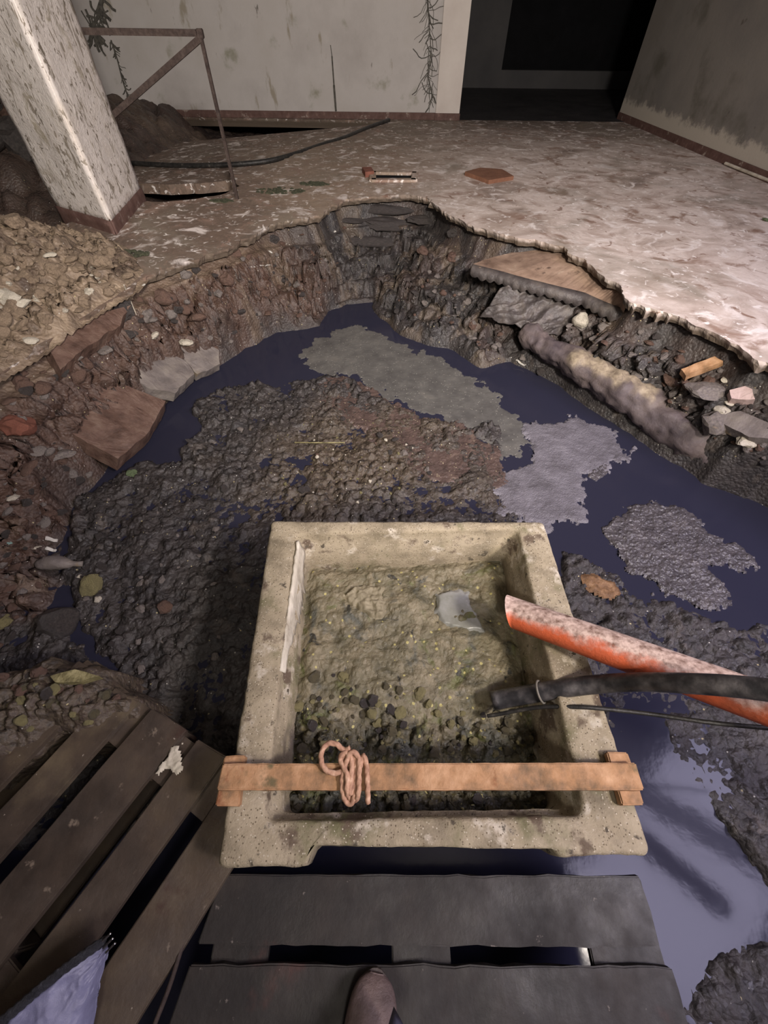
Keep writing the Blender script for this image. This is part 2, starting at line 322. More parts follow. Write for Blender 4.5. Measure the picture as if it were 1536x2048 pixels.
MT['aqua_bit'] = material('aqua_litter', [(.3, (120, 150, 144)), (.7, (150, 176, 168))], 30, (.4, .7), .4, 60, coord='Object')
MT['green_bit'] = material('green_litter', [(.3, (70, 84, 58)), (.7, (104, 116, 84))], 30, (.5, .8), .5, 60, coord='Object')
MT['brick'] = material('red_brick', [(.3, (106, 64, 52)), (.7, (136, 86, 70))], 20, (.6, .9), .6, 60, coord='Object')
MT['plaster_trim'] = material('pale_trim', [(.3, (196, 186, 178)), (.7, (210, 202, 194))], 3, (.7, .95), .15, 40)
MT['ceiling'] = material('ceiling_plaster', [(.3, (170, 166, 162)), (.7, (184, 180, 176))], 2, (.8, .95), .1, 30)
def water_mat():
    m = bpy.data.materials.new('murky_water'); m.use_nodes = True; t = m.node_tree; b = t.nodes['Principled BSDF']
    b.inputs['Base Color'].default_value = (*lin((44, 44, 58)), 1); b.inputs['Roughness'].default_value = .11; b.inputs['IOR'].default_value = 1.33; b.inputs['Specular IOR Level'].default_value = .25
    g = t.nodes.new('ShaderNodeNewGeometry'); n = t.nodes.new('ShaderNodeTexNoise'); n.inputs['Scale'].default_value = 14; n.inputs['Detail'].default_value = 4
    bu = t.nodes.new('ShaderNodeBump'); bu.inputs['Strength'].default_value = .12; bu.inputs['Distance'].default_value = .005
    t.links.new(g.outputs['Position'], n.inputs['Vector']); t.links.new(n.outputs['Fac'], bu.inputs['Height']); t.links.new(bu.outputs[0], b.inputs['Normal'])
    return m
MT['water'] = water_mat()
def pipe_mat():                                      # dust lies on the upward side of the pipe: a shape of its own along the pipe
    m = material('dusty_orange_pipe', [(.3, (150, 76, 50)), (.5, (200, 96, 60)), (.75, (176, 86, 56))], 6, (.4, .7), .3, 80, spec=.4)
    t = m.node_tree; N = t.nodes; L = t.links; b = N['Principled BSDF']; base = b.inputs['Base Color'].links[0].from_socket
    a = N.new('ShaderNodeAttribute'); a.attribute_name = 'dirt'
    g = N.new('ShaderNodeNewGeometry'); n = N.new('ShaderNodeTexNoise'); n.inputs['Scale'].default_value = 13; n.inputs['Detail'].default_value = 10; n.inputs['Roughness'].default_value = .7; L.new(g.outputs['Position'], n.inputs['Vector'])
    x = N.new('ShaderNodeMath'); x.operation = 'ADD'; L.new(a.outputs['Fac'], x.inputs[0]); L.new(n.outputs['Fac'], x.inputs[1])
    r = N.new('ShaderNodeMapRange'); r.inputs['From Min'].default_value = .78; r.inputs['From Max'].default_value = 1.05; L.new(x.outputs[0], r.inputs[0])
    n2 = N.new('ShaderNodeTexNoise'); n2.inputs['Scale'].default_value = 60; n2.inputs['Detail'].default_value = 8; L.new(g.outputs['Position'], n2.inputs['Vector'])
    c = N.new('ShaderNodeValToRGB'); c.color_ramp.elements[0].position = .3; c.color_ramp.elements[0].color = (*lin((104, 78, 66)), 1); c.color_ramp.elements[1].position = .6; c.color_ramp.elements[1].color = (*lin((196, 172, 160)), 1)
    L.new(n2.outputs['Fac'], c.inputs[0])
    mx = N.new('ShaderNodeMix'); mx.data_type = 'RGBA'; L.new(r.outputs[0], mx.inputs[0]); L.new(base, mx.inputs[6]); L.new(c.outputs[0], mx.inputs[7]); L.new(mx.outputs[2], b.inputs['Base Color'])
    return m
MT['pipe_dirt'] = pipe_mat()

# ------------------------------------------------------------------ plan outlines (floor level 0, water level ZW)
ZW = -0.60
lip_px = [(-60, 790), (0, 748), (60, 715), (130, 660), (190, 622), (262, 582), (280, 558), (350, 532), (420, 508), (470, 488), (500, 474), (540, 450), (600, 437), (645, 430), (665, 410), (700, 397), (760, 392), (820, 389), (862, 398), (880, 420), (930, 445), (1000, 468), (1080, 482), (1120, 492), (1180, 530), (1235, 570), (1262, 605), (1330, 622), (1400, 652), (1470, 690), (1536, 727), (1620, 775)]
lip = [U(a, b) for a, b in lip_px]
def densify(P, step, jit, sd):
    out = []
    for i in range(len(P) - 1):
        a, b = P[i], P[i + 1]; n = max(1, int((b - a).length / step)); d = (b - a).normalized(); nn = Vector((-d.y, d.x, 0))
        for k in range(n):
            p = a.lerp(b, k / n); q = nn * jit * (mn.noise(Vector((p.x * 7, p.y * 7, sd))) + .6 * mn.noise(Vector((p.x * 22, p.y * 22, sd))) + .16 * mn.noise(Vector((p.x * 60, p.y * 60, sd))))
            out.append(p + q if (i or k) else p.copy())
    out.append(P[-1]); return out
lipd = densify(lip, .012, .034, 3)
hole = lipd + [Vector((2.25, .9, 0)), Vector((2.35, -.4, 0)), Vector((2.2, -1.5, 0)), Vector((-2.2, -1.5, 0)), Vector((-2.4, -.2, 0)), Vector((-2.15, .8, 0))]
toe_px = [(-300, 1500), (-60, 1330), (0, 1260), (90, 1240), (110, 1180), (130, 1090), (150, 1020), (225, 925), (300, 865), (345, 790), (430, 737), (490, 700), (560, 665), (640, 655), (660, 625), (700, 608), (745, 605), (760, 640), (800, 670), (850, 690), (905, 702), (960, 735), (1020, 722), (1080, 752), (1150, 795), (1250, 862), (1330, 915), (1400, 965), (1480, 992), (1536, 1012), (1700, 1060)]
toe = [U(a, b, ZW) for a, b in toe_px] + [Vector((2.0, -1.3, 0)), Vector((-1.9, -1.3, 0))]
isl_px = [
 [(385, 805), (440, 772), (560, 770), (640, 748), (700, 752), (760, 795), (850, 835), (930, 850), (1000, 850), (1020, 930), (1010, 1000), (1090, 1060), (1130, 1150), (1150, 1300), (900, 1500), (430, 1700), (300, 1500), (200, 1330), (100, 1180), (150, 1010), (215, 955), (250, 935), (300, 915), (350, 915), (395, 860)],
 [(1110, 1090), (1180, 1110), (1240, 1140), (1300, 1190), (1460, 1235), (1600, 1240), (1900, 1900), (1640, 1820), (1536, 1790), (1450, 1690), (1390, 1590), (1340, 1500), (1310, 1440), (1240, 1440), (1255, 1480), (1240, 1500), (1200, 1440), (1130, 1300)],
 [(-150, 1225), (60, 1225), (130, 1230), (220, 1340), (320, 1450), (430, 1560), (300, 1700), (-150, 1700)],
 [(1310, 2048), (1330, 1960), (1400, 1900), (1480, 1880), (1600, 1850), (1900, 2300), (1300, 2500)]]
isl = [[U(a, b, ZW) for a, b in P] for P in isl_px]
holeA = [(p.x, p.y) for p in lipd[::3] + hole[len(lipd) - 1:]]; toeA = [(p.x, p.y) for p in toe]
cA = U(1080, 670, -.35)
def terrain(X, Y, parts=False):
    X = np.asarray(X, float); Y = np.asarray(Y, float)
    wx = X + .05 * fbm(X, Y, 4, 3, 40); wy = Y + .05 * fbm(X, Y, 4, 3, 50)
    dH = sdf(X, Y, holeA); dT = sdf(wx, wy, toeA)
    t = np.clip(dH / (dH + np.clip(-dT, 0, None) + 1e-6), 0, 1); t = np.where(dT > 0, 1, t)
    left = sm(.1, -.5, X) * sm(3.9, 3.2, Y)          # gentle clay bank on the left
    prof_l = .10 + .48 * t ** .85 + .03 * np.sin(t * 9)
    prof_r = .21 + .07 * sm(0, .08, t) + .30 * t ** 1.1
    z = -(left * prof_l + (1 - left) * prof_r)
    bank = sm(0, .12, t) * sm(0, .06, -dT)
    c1 = clods(X, Y, 7, 3); c2 = clods(X, Y, 16, 8); c3 = clods(X, Y, 34, 14); f = fbm(X, Y, 5, 5, 60)
    rel = left * (.085 * (c1 - .45) + .035 * (c2 - .45) + .008 * c3 + .09 * f) + (1 - left) * (.03 * (c1 - .45) + .012 * (c2 - .4) + .07 * f)
    z = z + bank * rel + sm(0, .1, t) * .35 * rel * sm(.1, -.05, dT)
    # layered ledges beneath the far lip
    far = sm(3.0, 3.5, Y) * sm(0, .3, t)
    z = z + far * .03 * np.sin(z * 60)
    # pit bottom
    di = np.full(X.shape, -9.)
    for P in isl: di = np.maximum(di, sdf(X + .05 * fbm(X, Y, 8, 4, 70), Y + .05 * fbm(X, Y, 8, 4, 80), P))
    muck = .024 * (clods(X, Y, 17, 21) - .3) * sm(-.15, .2, fbm(X, Y, 3, 3, 35)) + .014 * (clods(X, Y, 34, 31) - .3) + .008 * clods(X, Y, 70, 33) + .03 * fbm(X, Y, 6, 4, 33) + .016 * ridge(X, Y, 15, 4, 44)
    lowf = -.05 + .052 * sm(-.02, .05, di)
    bot = ZW + lowf + muck * sm(-.01, .04, di) * 1.1
    k = sm(-.02, .03, dT)
    z = z * (1 - k) + bot * k
    kk = sm(-.02, -.10, dH); z = z * (1 - kk) - .052 * kk
    if not parts: return z
    return z, left, t, dT, di
def T(px, py, off=0.0):                              # point on the pit ground seen at a place of the photo
    d = ray(px, py); s = np.linspace(.8, 8, 1400); X, Y, Z = d.x * s, d.y * s, CAMZ + d.z * s
    m = Z < 0.35
    s, X, Y, Z = s[m], X[m], Y[m], Z[m]
    g = ground_h(X, Y); b = np.nonzero(Z <= g)[0]; i = b[0] if len(b) else -1
    return Vector((X[i], Y[i], float(g[i]) + off))
heap_px = [(-200, 380), (-60, 420), (20, 455), (110, 470), (200, 478), (260, 500), (285, 545), (262, 575), (190, 617), (130, 655), (60, 708), (0, 742), (-60, 780), (-300, 900)]
heap = [(U(a, b).x, U(a, b).y) for a, b in heap_px]
def heap_h(X, Y):
    d = sdf(X + .05 * fbm(X, Y, 6, 3, 10), Y + .05 * fbm(X, Y, 6, 3, 20), heap)
    rise = sm(0, .5, d) * (.05 + .16 * sm(-1.5, -2.6, X))
    return rise + sm(-.03, .06, d) * (.05 * clods(X, Y, 10, 5) + .035 * clods(X, Y, 22, 6) + .03 * fbm(X, Y, 7, 4, 12)) - .02 * sm(0, -.03, d)
def ground_h(X, Y):
    z = terrain(X, Y); dH = sdf(X, Y, holeA)
    return np.where(dH > 0, z, np.maximum(0, heap_h(X, Y)))

# ------------------------------------------------------------------ room
XL, YB, YF, ZC = -7.0, U(592, 236).y, -4.0, 2.6
pR0, pR1 = U(1232, 236), U(1536, 366)
dirR = (pR1 - pR0) / (pR1.y - pR0.y)
def wr(y): return pR0.x + dirR.x * (y - pR0.y)
h2_px = [(772, 242), (700, 268), (640, 290), (560, 322), (500, 338), (455, 342), (480, 372), (440, 390), (390, 398), (330, 404), (290, 402), (240, 440), (150, 440), (90, 470), (40, 458), (0, 430), (-60, 415), (-200, 395)]
hole2 = densify([U(a, b) for a, b in h2_px], .05, .03, 9) + [Vector((-6.2, 4.2, 0)), Vector((-6.2, YB - .02, 0)), Vector((U(268, 236).x, YB - .02, 0))]
def structure(o): o['kind'] = 'structure'; return o
dr = [U(752, 349), U(824, 350), U(822, 361), U(752, 361)]     # drain mouth in the floor
def build_floor():
    outer = [Vector((XL, YF, 0)), Vector((wr(YF), YF, 0)), Vector((wr(YB), YB, 0)), Vector((XL, YB, 0))]
    loops = [outer, hole, hole2[::1], dr]
    co = []; ed = []; rng = []
    for P in loops:
        s = len(co); co += [Vector((p.x, p.y)) for p in P]; n = len(P); ed += [(s + i, s + (i + 1) % n) for i in range(n)]; rng.append((s, n))
    v, e, fcs, *_ = delaunay_2d_cdt(co, ed, [], 0, 1e-6)
    def inside(p, P):
        return float(sdf(np.array([p.x]), np.array([p.y]), [(q.x, q.y) for q in P])[0]) > 0
    ok = []
    for f in fcs:
        c = sum((v[i] for i in f), Vector((0, 0))) / len(f)
        if inside(c, outer) and not inside(c, hole) and not inside(c, hole2) and not inside(c, dr): ok.append(tuple(f))
    V = [Vector((p.x, p.y, 0)) for p in v]; Fc = list(ok)
    for P, deps in ((hole, [-.014, -.03, -.05]), (hole2, [-.03, -.09]), (dr, [-.006])):
        n = len(P); cen = sum(P, Vector()) / n; prev = len(V); V += [p.copy() for p in P]
        for dz in deps:
            cur = len(V)
            for i, p in enumerate(P):
                d = (P[(i + 1) % n] - P[i - 1]).normalized(); nn = Vector((-d.y, d.x, 0))
                if nn.dot(cen - p) > 0: nn = -nn   # towards the solid floor
                q = p + nn * (.012 * mn.noise(Vector((p.x * 22, p.y * 22, dz * 60))) * (1 if dz != deps[0] else .5) - .5 * dz)
                V.append(Vector((q.x, q.y, dz + .008 * mn.noise(Vector((p.x * 18, p.y * 18, 5 + dz * 40))))))
            for i in range(n): Fc.append((prev + i, prev + (i + 1) % n, cur + (i + 1) % n, cur + i))
            prev = cur
    o = mesh('floor', V, Fc, MT['floor'], smooth=False); structure(o)
    bm = bmesh.new(); bm.from_mesh(o.data); bmesh.ops.remove_doubles(bm, verts=bm.verts, dist=1e-5); bmesh.ops.recalc_face_normals(bm, faces=bm.faces)
    bm.to_mesh(o.data); bm.free()
build_floor()
def sbox(name, x0, x1, y0, y1, z0, z1, mat, bev=0):
    bm = bmesh.new(); box(bm, x0, x1, y0, y1, z0, z1, bev); return structure(frombm(name, bm, mat))
pw0, pw1 = U(869, 237).x, U(915, 237).x
xr_end = 5.2
sbox('wall_back', XL, pw0, YB, YB + .2, .0, ZC, MT['wall'])
sbox('void_shade_sheet', XL, pw0 + .3, YB + .75, YB + .8, -.7, 0, MT['black'])  # black sheet standing in for the dark hollow under the wall
sbox('trim_1', pw0, pw1, YB - .03, YB + .25, 0, ZC, MT['plaster_trim'], .004)
sbox('baseboard_back', U(268, 236).x, pw0, YB - .02, YB, 0, .07, MT['skirt'], .003)
sbox('baseboard_trim', pw0 - .01, pw1 + .01, YB - .045, YB - .03, 0, .07, MT['skirt'], .003)
# passage beyond the pier
YR = 11.0
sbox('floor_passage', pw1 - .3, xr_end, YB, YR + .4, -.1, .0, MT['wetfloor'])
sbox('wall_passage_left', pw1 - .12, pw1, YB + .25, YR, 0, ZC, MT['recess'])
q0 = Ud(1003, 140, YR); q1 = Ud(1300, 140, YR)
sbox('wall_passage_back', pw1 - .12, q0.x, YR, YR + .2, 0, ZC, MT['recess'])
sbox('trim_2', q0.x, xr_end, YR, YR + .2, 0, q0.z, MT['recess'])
bm = bmesh.new(); box(bm, q0.x, xr_end, YR + .14, YR + .2, q0.z, ZC); structure(frombm('door_1', bm, MT['black']))  # black panel gives the opening its painted darkness
# right wall, slightly skewed
def slab_between(name, a, b, th, z0, z1, mat):
    d = (b - a).normalized(); n = Vector((d.y, -d.x, 0)) * th
    V = [a, b, b + n, a + n]; V = [Vector((v.x, v.y, z0)) for v in V] + [Vector((v.x, v.y, z1)) for v in V]
    return structure(mesh(name, V, [(0, 1, 2, 3), (7, 6, 5, 4), (0, 4, 5, 1), (1, 5, 6, 2), (2, 6, 7, 3), (3, 7, 4, 0)], mat, smooth=False))
a_, b_ = Vector((wr(YF), YF, 0)), Vector((wr(YB + .25), YB + .25, 0))
slab_between('wall_right', b_, a_, -.2, 0, ZC, MT['wall_right'])
slab_between('baseboard_right', b_ + Vector((-.0, 0, 0)), a_, .012, 0, .07, MT['skirt'])
sbox('wall_left', XL - .2, XL, YF, YB, -.5, ZC, MT['wall'])
sbox('wall_front', XL, 6, YF - .2, YF, 0, ZC, MT['wall'])
sbox('ceiling', XL - .2, 6.5, YF - .2, YR + .4, ZC + .0, ZC + .2, MT['ceiling'])
# a ceiling beam above the right side (its dark reflection lies in the water by the trough)
bA, bB = Vector((1.75, .72, 0)), Vector((4.3, -.72, 0))
d_ = (bB - bA).normalized(); n_ = Vector((-d_.y, d_.x, 0)) * .085
bm = bmesh.new(); vs = [bm.verts.new(Vector((*(p + s * n_).to_2d(), z))) for z in (2.28, 2.42) for p, s in ((bA, 1), (bB, 1), (bB, -1), (bA, -1))]
for f in ((0, 1, 2, 3), (7, 6, 5, 4), (0, 4, 5, 1), (1, 5, 6, 2), (2, 6, 7, 3), (3, 7, 4, 0)): bm.faces.new([vs[i] for i in f])
structure(frombm('trim_3', bm, MT['rust']))

# ------------------------------------------------------------------ pit ground, water, crusts
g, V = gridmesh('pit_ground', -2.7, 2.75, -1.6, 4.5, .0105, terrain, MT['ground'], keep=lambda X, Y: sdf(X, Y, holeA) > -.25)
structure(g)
zz, left, t_, dT, di = terrain(V[:, 0], V[:, 1], True)
X_, Y_ = V[:, 0], V[:, 1]
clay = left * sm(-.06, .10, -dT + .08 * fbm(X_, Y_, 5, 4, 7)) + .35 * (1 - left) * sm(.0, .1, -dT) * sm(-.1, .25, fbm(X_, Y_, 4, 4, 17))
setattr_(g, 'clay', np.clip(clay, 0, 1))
# steep banks: push clods out sideways so that they are lumpy, not streaked
ang = np.arctan2(Y_ - 1.6, X_) * 2.0; rad_ = np.sqrt(X_ ** 2 + (Y_ - 1.6) ** 2); vv = zz * 1.15 + .35 * rad_
bk = sm(.0, .03, t_) * sm(.0, .12, -dT)
push = bk * (.075 * (clods(ang, vv, 6.5, 71) - .45) + .04 * (clods(ang, vv, 15, 72) - .4) + .022 * (clods(ang, vv, 33, 73) - .4) + .05 * fbm(ang, vv, 5, 4, 74))
V = V.copy(); V[:, 0] -= push * np.cos(ang / 2); V[:, 1] -= push * np.sin(ang / 2); V[:, 2] += .35 * push
g.data.vertices.foreach_set('co', V.ravel()); g.data.update()
setattr_(g, 'tan', np.clip(.5 * left * sm(.03, .0, t_ + .02 * fbm(X_, Y_, 20, 3, 6)) + .35 * sm(.12, .3, fbm(X_, Y_, 6, 4, 77)) * (dT < 0), 0, 1) * .8)
gc = U(720, 920, ZW); setattr_(g, 'grit', sm(.75, .1, np.sqrt(((X_ - gc.x) / 1.3) ** 2 + (Y_ - gc.y) ** 2) + .35 * fbm(X_, Y_, 5, 4, 88)))
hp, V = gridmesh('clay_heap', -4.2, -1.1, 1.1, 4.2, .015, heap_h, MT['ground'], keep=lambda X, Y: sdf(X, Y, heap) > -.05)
tag(hp, 'heap of dug tan clay and dirt beside the whitewashed column', 'dirt heap', kind='stuff')
from mathutils.bvhtree import BVHTree
def bvh(*obs):
    vs = []; fs = []
    for o in obs:
        k = len(vs); me = o.data; a = np.empty(len(me.vertices) * 3, np.float32); me.vertices.foreach_get('co', a); vs += a.reshape(-1, 3).tolist()
        q = np.empty(len(me.loops), np.int32); me.loops.foreach_get('vertex_index', q); fs += (q.reshape(-1, 4) + k).tolist()
    return BVHTree.FromPolygons(vs, fs)
GROUND = bvh(g, hp)
def T(px, py, off=0.0):                              # place on the pit ground or heap
    h = GROUND.ray_cast(Vector((0, 0, CAMZ)), ray(px, py))[0]
    if h is None: h = U(px, py)
    return h + Vector((0, 0, off))
setattr_(hp, 'tan', .95 - .5 * sm(.05, .3, fbm(V[:, 0], V[:, 1], 3, 4, 5))); setattr_(hp, 'clay', np.full(len(V), .6)); setattr_(hp, 'grit', np.zeros(len(V)))
wo, V = gridmesh('pit_water', -2.3, 2.3, -1.5, 4.1, .1, lambda X, Y: X * 0 + ZW, MT['water'])
tag(wo, 'dark murky water lying in the bottom of the pit', 'water', kind='stuff')
def mat_patch(name, px, mat, label, cat, amp=.006, th=.008, wob=.03, sd=1, vs=40, base=ZW, step=.007):
    wob *= 1.5
    P = [U(a, b, base) for a, b in px]; poly = [(p.x, p.y) for p in P]
    x0, x1 = min(p.x for p in P) - .06, max(p.x for p in P) + .06; y0, y1 = min(p.y for p in P) - .06, max(p.y for p in P) + .06
    def d(X, Y): return sdf(X + wob * fbm(X, Y, 10, 6, sd, .62) * 2, Y + wob * fbm(X, Y, 10, 6, sd + 9, .62) * 2, poly)
    def zf(X, Y):
        q = d(X, Y); return base - .004 + (th + amp * (clods(X, Y, vs, sd + 3) - .2) + amp * .6 * fbm(X, Y, vs * .5, 4, sd)) * sm(-.004, .02, q)
    o, V = gridmesh(name, x0, x1, y0, y1, step, zf, mat, keep=lambda X, Y: d(X, Y) > -.004)
    if cat: tag(o, label, cat)
    return o
mat_patch('scum_patch', [(600, 700), (700, 650), (760, 665), (840, 700), (930, 740), (1000, 790), (1050, 850), (1060, 900), (1010, 930), (930, 850), (850, 830), (760, 790), (700, 750), (640, 745), (600, 730)], MT['scum_grey'], 'smooth grey film of scum on the water near the far bank', 'scum', .0015, .006, .03, 3)
mat_patch('scum_patch', [(620, 765), (680, 752), (740, 775), (840, 832), (930, 852), (1005, 905), (1015, 960), (960, 985), (860, 960), (760, 900), (690, 850), (640, 850)], MT['scum_red'], 'reddish brown speckled scum patch in the middle of the pit', 'scum', .006, .016, .03, 5, 60)
mat_patch('foam_patch', [(1045, 852), (1130, 838), (1238, 862), (1255, 895), (1222, 948), (1165, 955), (1185, 1000), (1150, 1036), (1080, 1060), (1010, 1035), (985, 990), (1010, 940), (1060, 920)], MT['foam'], 'pale grey froth patch on the water behind the trough', 'foam', .004, .012, .03, 8, 70)
mat_patch('crust_patch', [(1225, 1020), (1300, 1003), (1380, 1020), (1440, 1078), (1512, 1108), (1492, 1150), (1430, 1138), (1475, 1190), (1462, 1222), (1390, 1215), (1320, 1190), (1240, 1120), (1215, 1070)], MT['crust'], 'large wrinkled dark crust floating right of the trough', 'scum', .011, .012, .025, 11, 42)
mat_patch('foam_patch', [(1160, 1153), (1190, 1145), (1235, 1165), (1246, 1190), (1220, 1204), (1180, 1186)], MT['orange_foam'], 'small orange brown crumbly clump by the right rim of trough', 'foam', .008, .014, .006, 14, 60, ZW + .022)
mat_patch('crust_patch', [(1170, 955), (1200, 925), (1225, 930), (1218, 950), (1190, 965)], MT['crust'], 'small dark crust fragment at the right tip of the pale froth', 'scum', .008, .012, .006, 17, 60)

#--collapsed at the back left
def g2(X, Y):
    z = -.30 + .06 * fbm(X, Y, 1.6, 4, 4) + .05 * clods(X, Y, 5, 6)
    z = z + .42 * sm(-2.3, -3.4, X) * sm(3.6, 4.6, Y) + .1 * clods(X, Y, 2.6, 16) * sm(-2.3, -3.0, X)
    return z
h2A = [(p.x, p.y) for p in hole2]
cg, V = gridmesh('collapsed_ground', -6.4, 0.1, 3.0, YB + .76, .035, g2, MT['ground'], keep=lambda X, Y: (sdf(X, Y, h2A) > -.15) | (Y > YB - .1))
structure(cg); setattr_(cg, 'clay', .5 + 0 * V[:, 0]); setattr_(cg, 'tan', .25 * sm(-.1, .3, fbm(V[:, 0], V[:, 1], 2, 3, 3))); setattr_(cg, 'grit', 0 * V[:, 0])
# sunken slab under the back wall
def sunken():
    px = [(762, 244), (700, 268), (640, 292), (560, 324), (500, 342), (420, 348), (330, 348), (255, 342), (262, 262), (280, 258)]
    P = densify([U(a, b) for a, b in px], .05, .02, 21); P[-1] = P[-1]
    global SUNK
    def drop(p): return -(.015 + .16 * float(sm(U(760, 243).x, U(280, 260).x, np.array(p.x))) * (.55 + .45 * float(sm(5.0, YB, np.array(p.y)))))
    SUNK = drop
    bm = bmesh.new(); top = [bm.verts.new((p.x, p.y, drop(p))) for p in P]; bot = [bm.verts.new((p.x, p.y, drop(p) - .08)) for p in P]
    f = bm.faces.new(top); bm.faces.new(bot[::-1]); n = len(P)
    for i in range(n): bm.faces.new((top[i], top[(i + 1) % n], bot[(i + 1) % n], bot[i]))
    bmesh.ops.triangulate(bm, faces=[x for x in bm.faces if len(x.verts) > 4])
    return frombm('floor_sunken', bm, MT['floor_piece'])
structure(sunken())
def pad(name, px, z0, z1, mat, label=None, cat=None, jit=.01, sd=1, parent=None, step=.02):   # flat broken piece with thickness lying level
    P = densify([U(a, b, z1) for a, b in px + [px[0]]], step, jit, sd)[:-1]
    bm = bmesh.new(); top = [bm.verts.new((p.x, p.y, z1)) for p in P]; bot = [bm.verts.new((p.x, p.y, z0)) for p in P]
    bm.faces.new(top); bm.faces.new(bot[::-1]); n = len(P)
    for i in range(n): bm.faces.new((top[i], top[(i + 1) % n], bot[(i + 1) % n], bot[i]))
    bmesh.ops.triangulate(bm, faces=[x for x in bm.faces if len(x.verts) > 4])
    o = frombm(name, bm, mat, parent)
    if cat: tag(o, label, cat)
    return o

# ------------------------------------------------------------------ column
def column():
    b = [U(122, 435), U(232, 468), U(290, 397)]; b.append(b[0] + b[2] - b[1])
    c = sum(b, Vector()) / 4
    e = empty('column', c); tag(e, 'square whitewashed concrete column with dark scratches and brown foot', 'column')
    # shaft top from the picture: edges at the top of the frame
    def solid(name, z0, z1, grow, mat, amp):
        bm = bmesh.new(); V = [bm.verts.new((p - c) * (1 + grow) + Vector((0, 0, z))) for z in (z0, z1) for p in b]
        for f in ((3, 2, 1, 0), (4, 5, 6, 7), (0, 1, 5, 4), (1, 2, 6, 5), (2, 3, 7, 6), (3, 0, 4, 7)): bm.faces.new([V[i] for i in f])
        bmesh.ops.bevel(bm, geom=list(bm.edges), offset=.012, segments=3, affect='EDGES')
        subdiv_long(bm, .05); rough(bm, amp, 9, 2); return frombm(name, bm, mat, e, True)
    solid('shaft', .05, ZC, 0, MT['column'], .006); solid('foot', -.25, .085, .035, MT['skirt'], .006)
column()
# ------------------------------------------------------------------ metal frame
def beam(bm, a, b, w):
    a, b = Vector(a), Vector(b); d = (b - a).normalized(); s = d.cross(Vector((0, 1, 0)) if abs(d.y) < .9 else Vector((1, 0, 0))).normalized(); t = d.cross(s)
    vs = [bm.verts.new(p + s * w * i + t * w * j) for p in (a, b) for i, j in ((-1, -1), (1, -1), (1, 1), (-1, 1))]
    for f in ((3, 2, 1, 0), (4, 5, 6, 7), (0, 1, 5, 4), (1, 2, 6, 5), (2, 3, 7, 6), (3, 0, 4, 7)): bm.faces.new([vs[i] for i in f])
def one(name, fn, mat, parent=None, smooth=False):
    bm = bmesh.new(); fn(bm); return frombm(name, bm, mat, parent, smooth)
pb = U(475, 398); pt = Ud(400, 66, pb.y)
e = empty('metal_frame', pb); tag(e, 'rusty dark metal frame with post, top rail and diagonal brace', 'metal frame')
lx = lambda p: Vector(p) - pb
p_l = Ud(165, 66, pb.y); p_br = Ud(215, 236, pb.y)
p_far = Ud(150, 62, pb.y)
one('post', lambda bm: beam(bm, (0, 0, 0), lx(pt), .011), MT['rust'], e)
one('top_rail', lambda bm: beam(bm, lx(pt) + Vector((.012, 0, 0)), lx(p_far), .016), MT['rust'], e)
one('brace', lambda bm: beam(bm, lx(pt) + Vector((0, 0, -.02)), lx(Ud(195, 258, pb.y)), .017), MT['rust'], e)
one('corner_joint', lambda bm: box(bm, lx(pt).x - .02, lx(pt).x + .02, -.02, .02, lx(pt).z - .025, lx(pt).z + .02, .004), MT['rust'], e)
# mould growth: branching dark threads on the wall
def growth(px, label, sd, n=26, spread=.16, w=.008, wall=True):
    rnd = random.Random(sd); bm = bmesh.new(); Yw = YB - .006
    P = [Ud(a, b, Yw) for a, b in px]
    def strand(pts, r):
        for i in range(len(pts) - 1):
            a, b = pts[i], pts[i + 1]; 
            if (b - a).length > 1e-4: beam(bm, a, b, r)
    strand(P, w)
    for k in range(n):
        i = rnd.randrange(len(P) - 1); a = P[i].lerp(P[i + 1], rnd.random()); pts = [a]; ang = rnd.uniform(-2.6, -.4) if rnd.random() < .7 else rnd.uniform(0, 6.28)
        for j in range(rnd.randint(2, 5)):
            ang += rnd.uniform(-.6, .6); L = rnd.uniform(.2, .5) * spread; pts.append(pts[-1] + Vector((math.cos(ang) * L, rnd.uniform(-.003, .001), math.sin(ang) * L)))
        strand(pts, w * rnd.uniform(.3, .9))
    tag(frombm('mould_growth', bm, MT['mould']), label, 'mould')
growth([(205, -30), (203, 20), (185, 55), (195, 75)], 'thick black mould growing around the rail near column top', 1, 60, .09, .014)
growth([(222, 80), (235, 120), (245, 160), (258, 200)], 'scattered black mould trail on wall below the rail', 2, 40, .05, .006)
growth([(852, -20), (858, 40), (862, 100), (855, 150), (866, 195)], 'feathery dark mould climbing wall beside the pale pier', 3, 70, .13, .005)
tag(one('wall_crack', lambda bm: [beam(bm, Ud(664, 112, YB - .002), Ud(668, 170, YB - .002), .008), beam(bm, Ud(668, 170, YB - .002), Ud(672, 222, YB - .002), .012), beam(bm, Ud(661, 90, YB - .002), Ud(664, 112, YB - .002), .004)], MT['mould']), 'short upright dark run mark on the middle of back wall', 'stain')
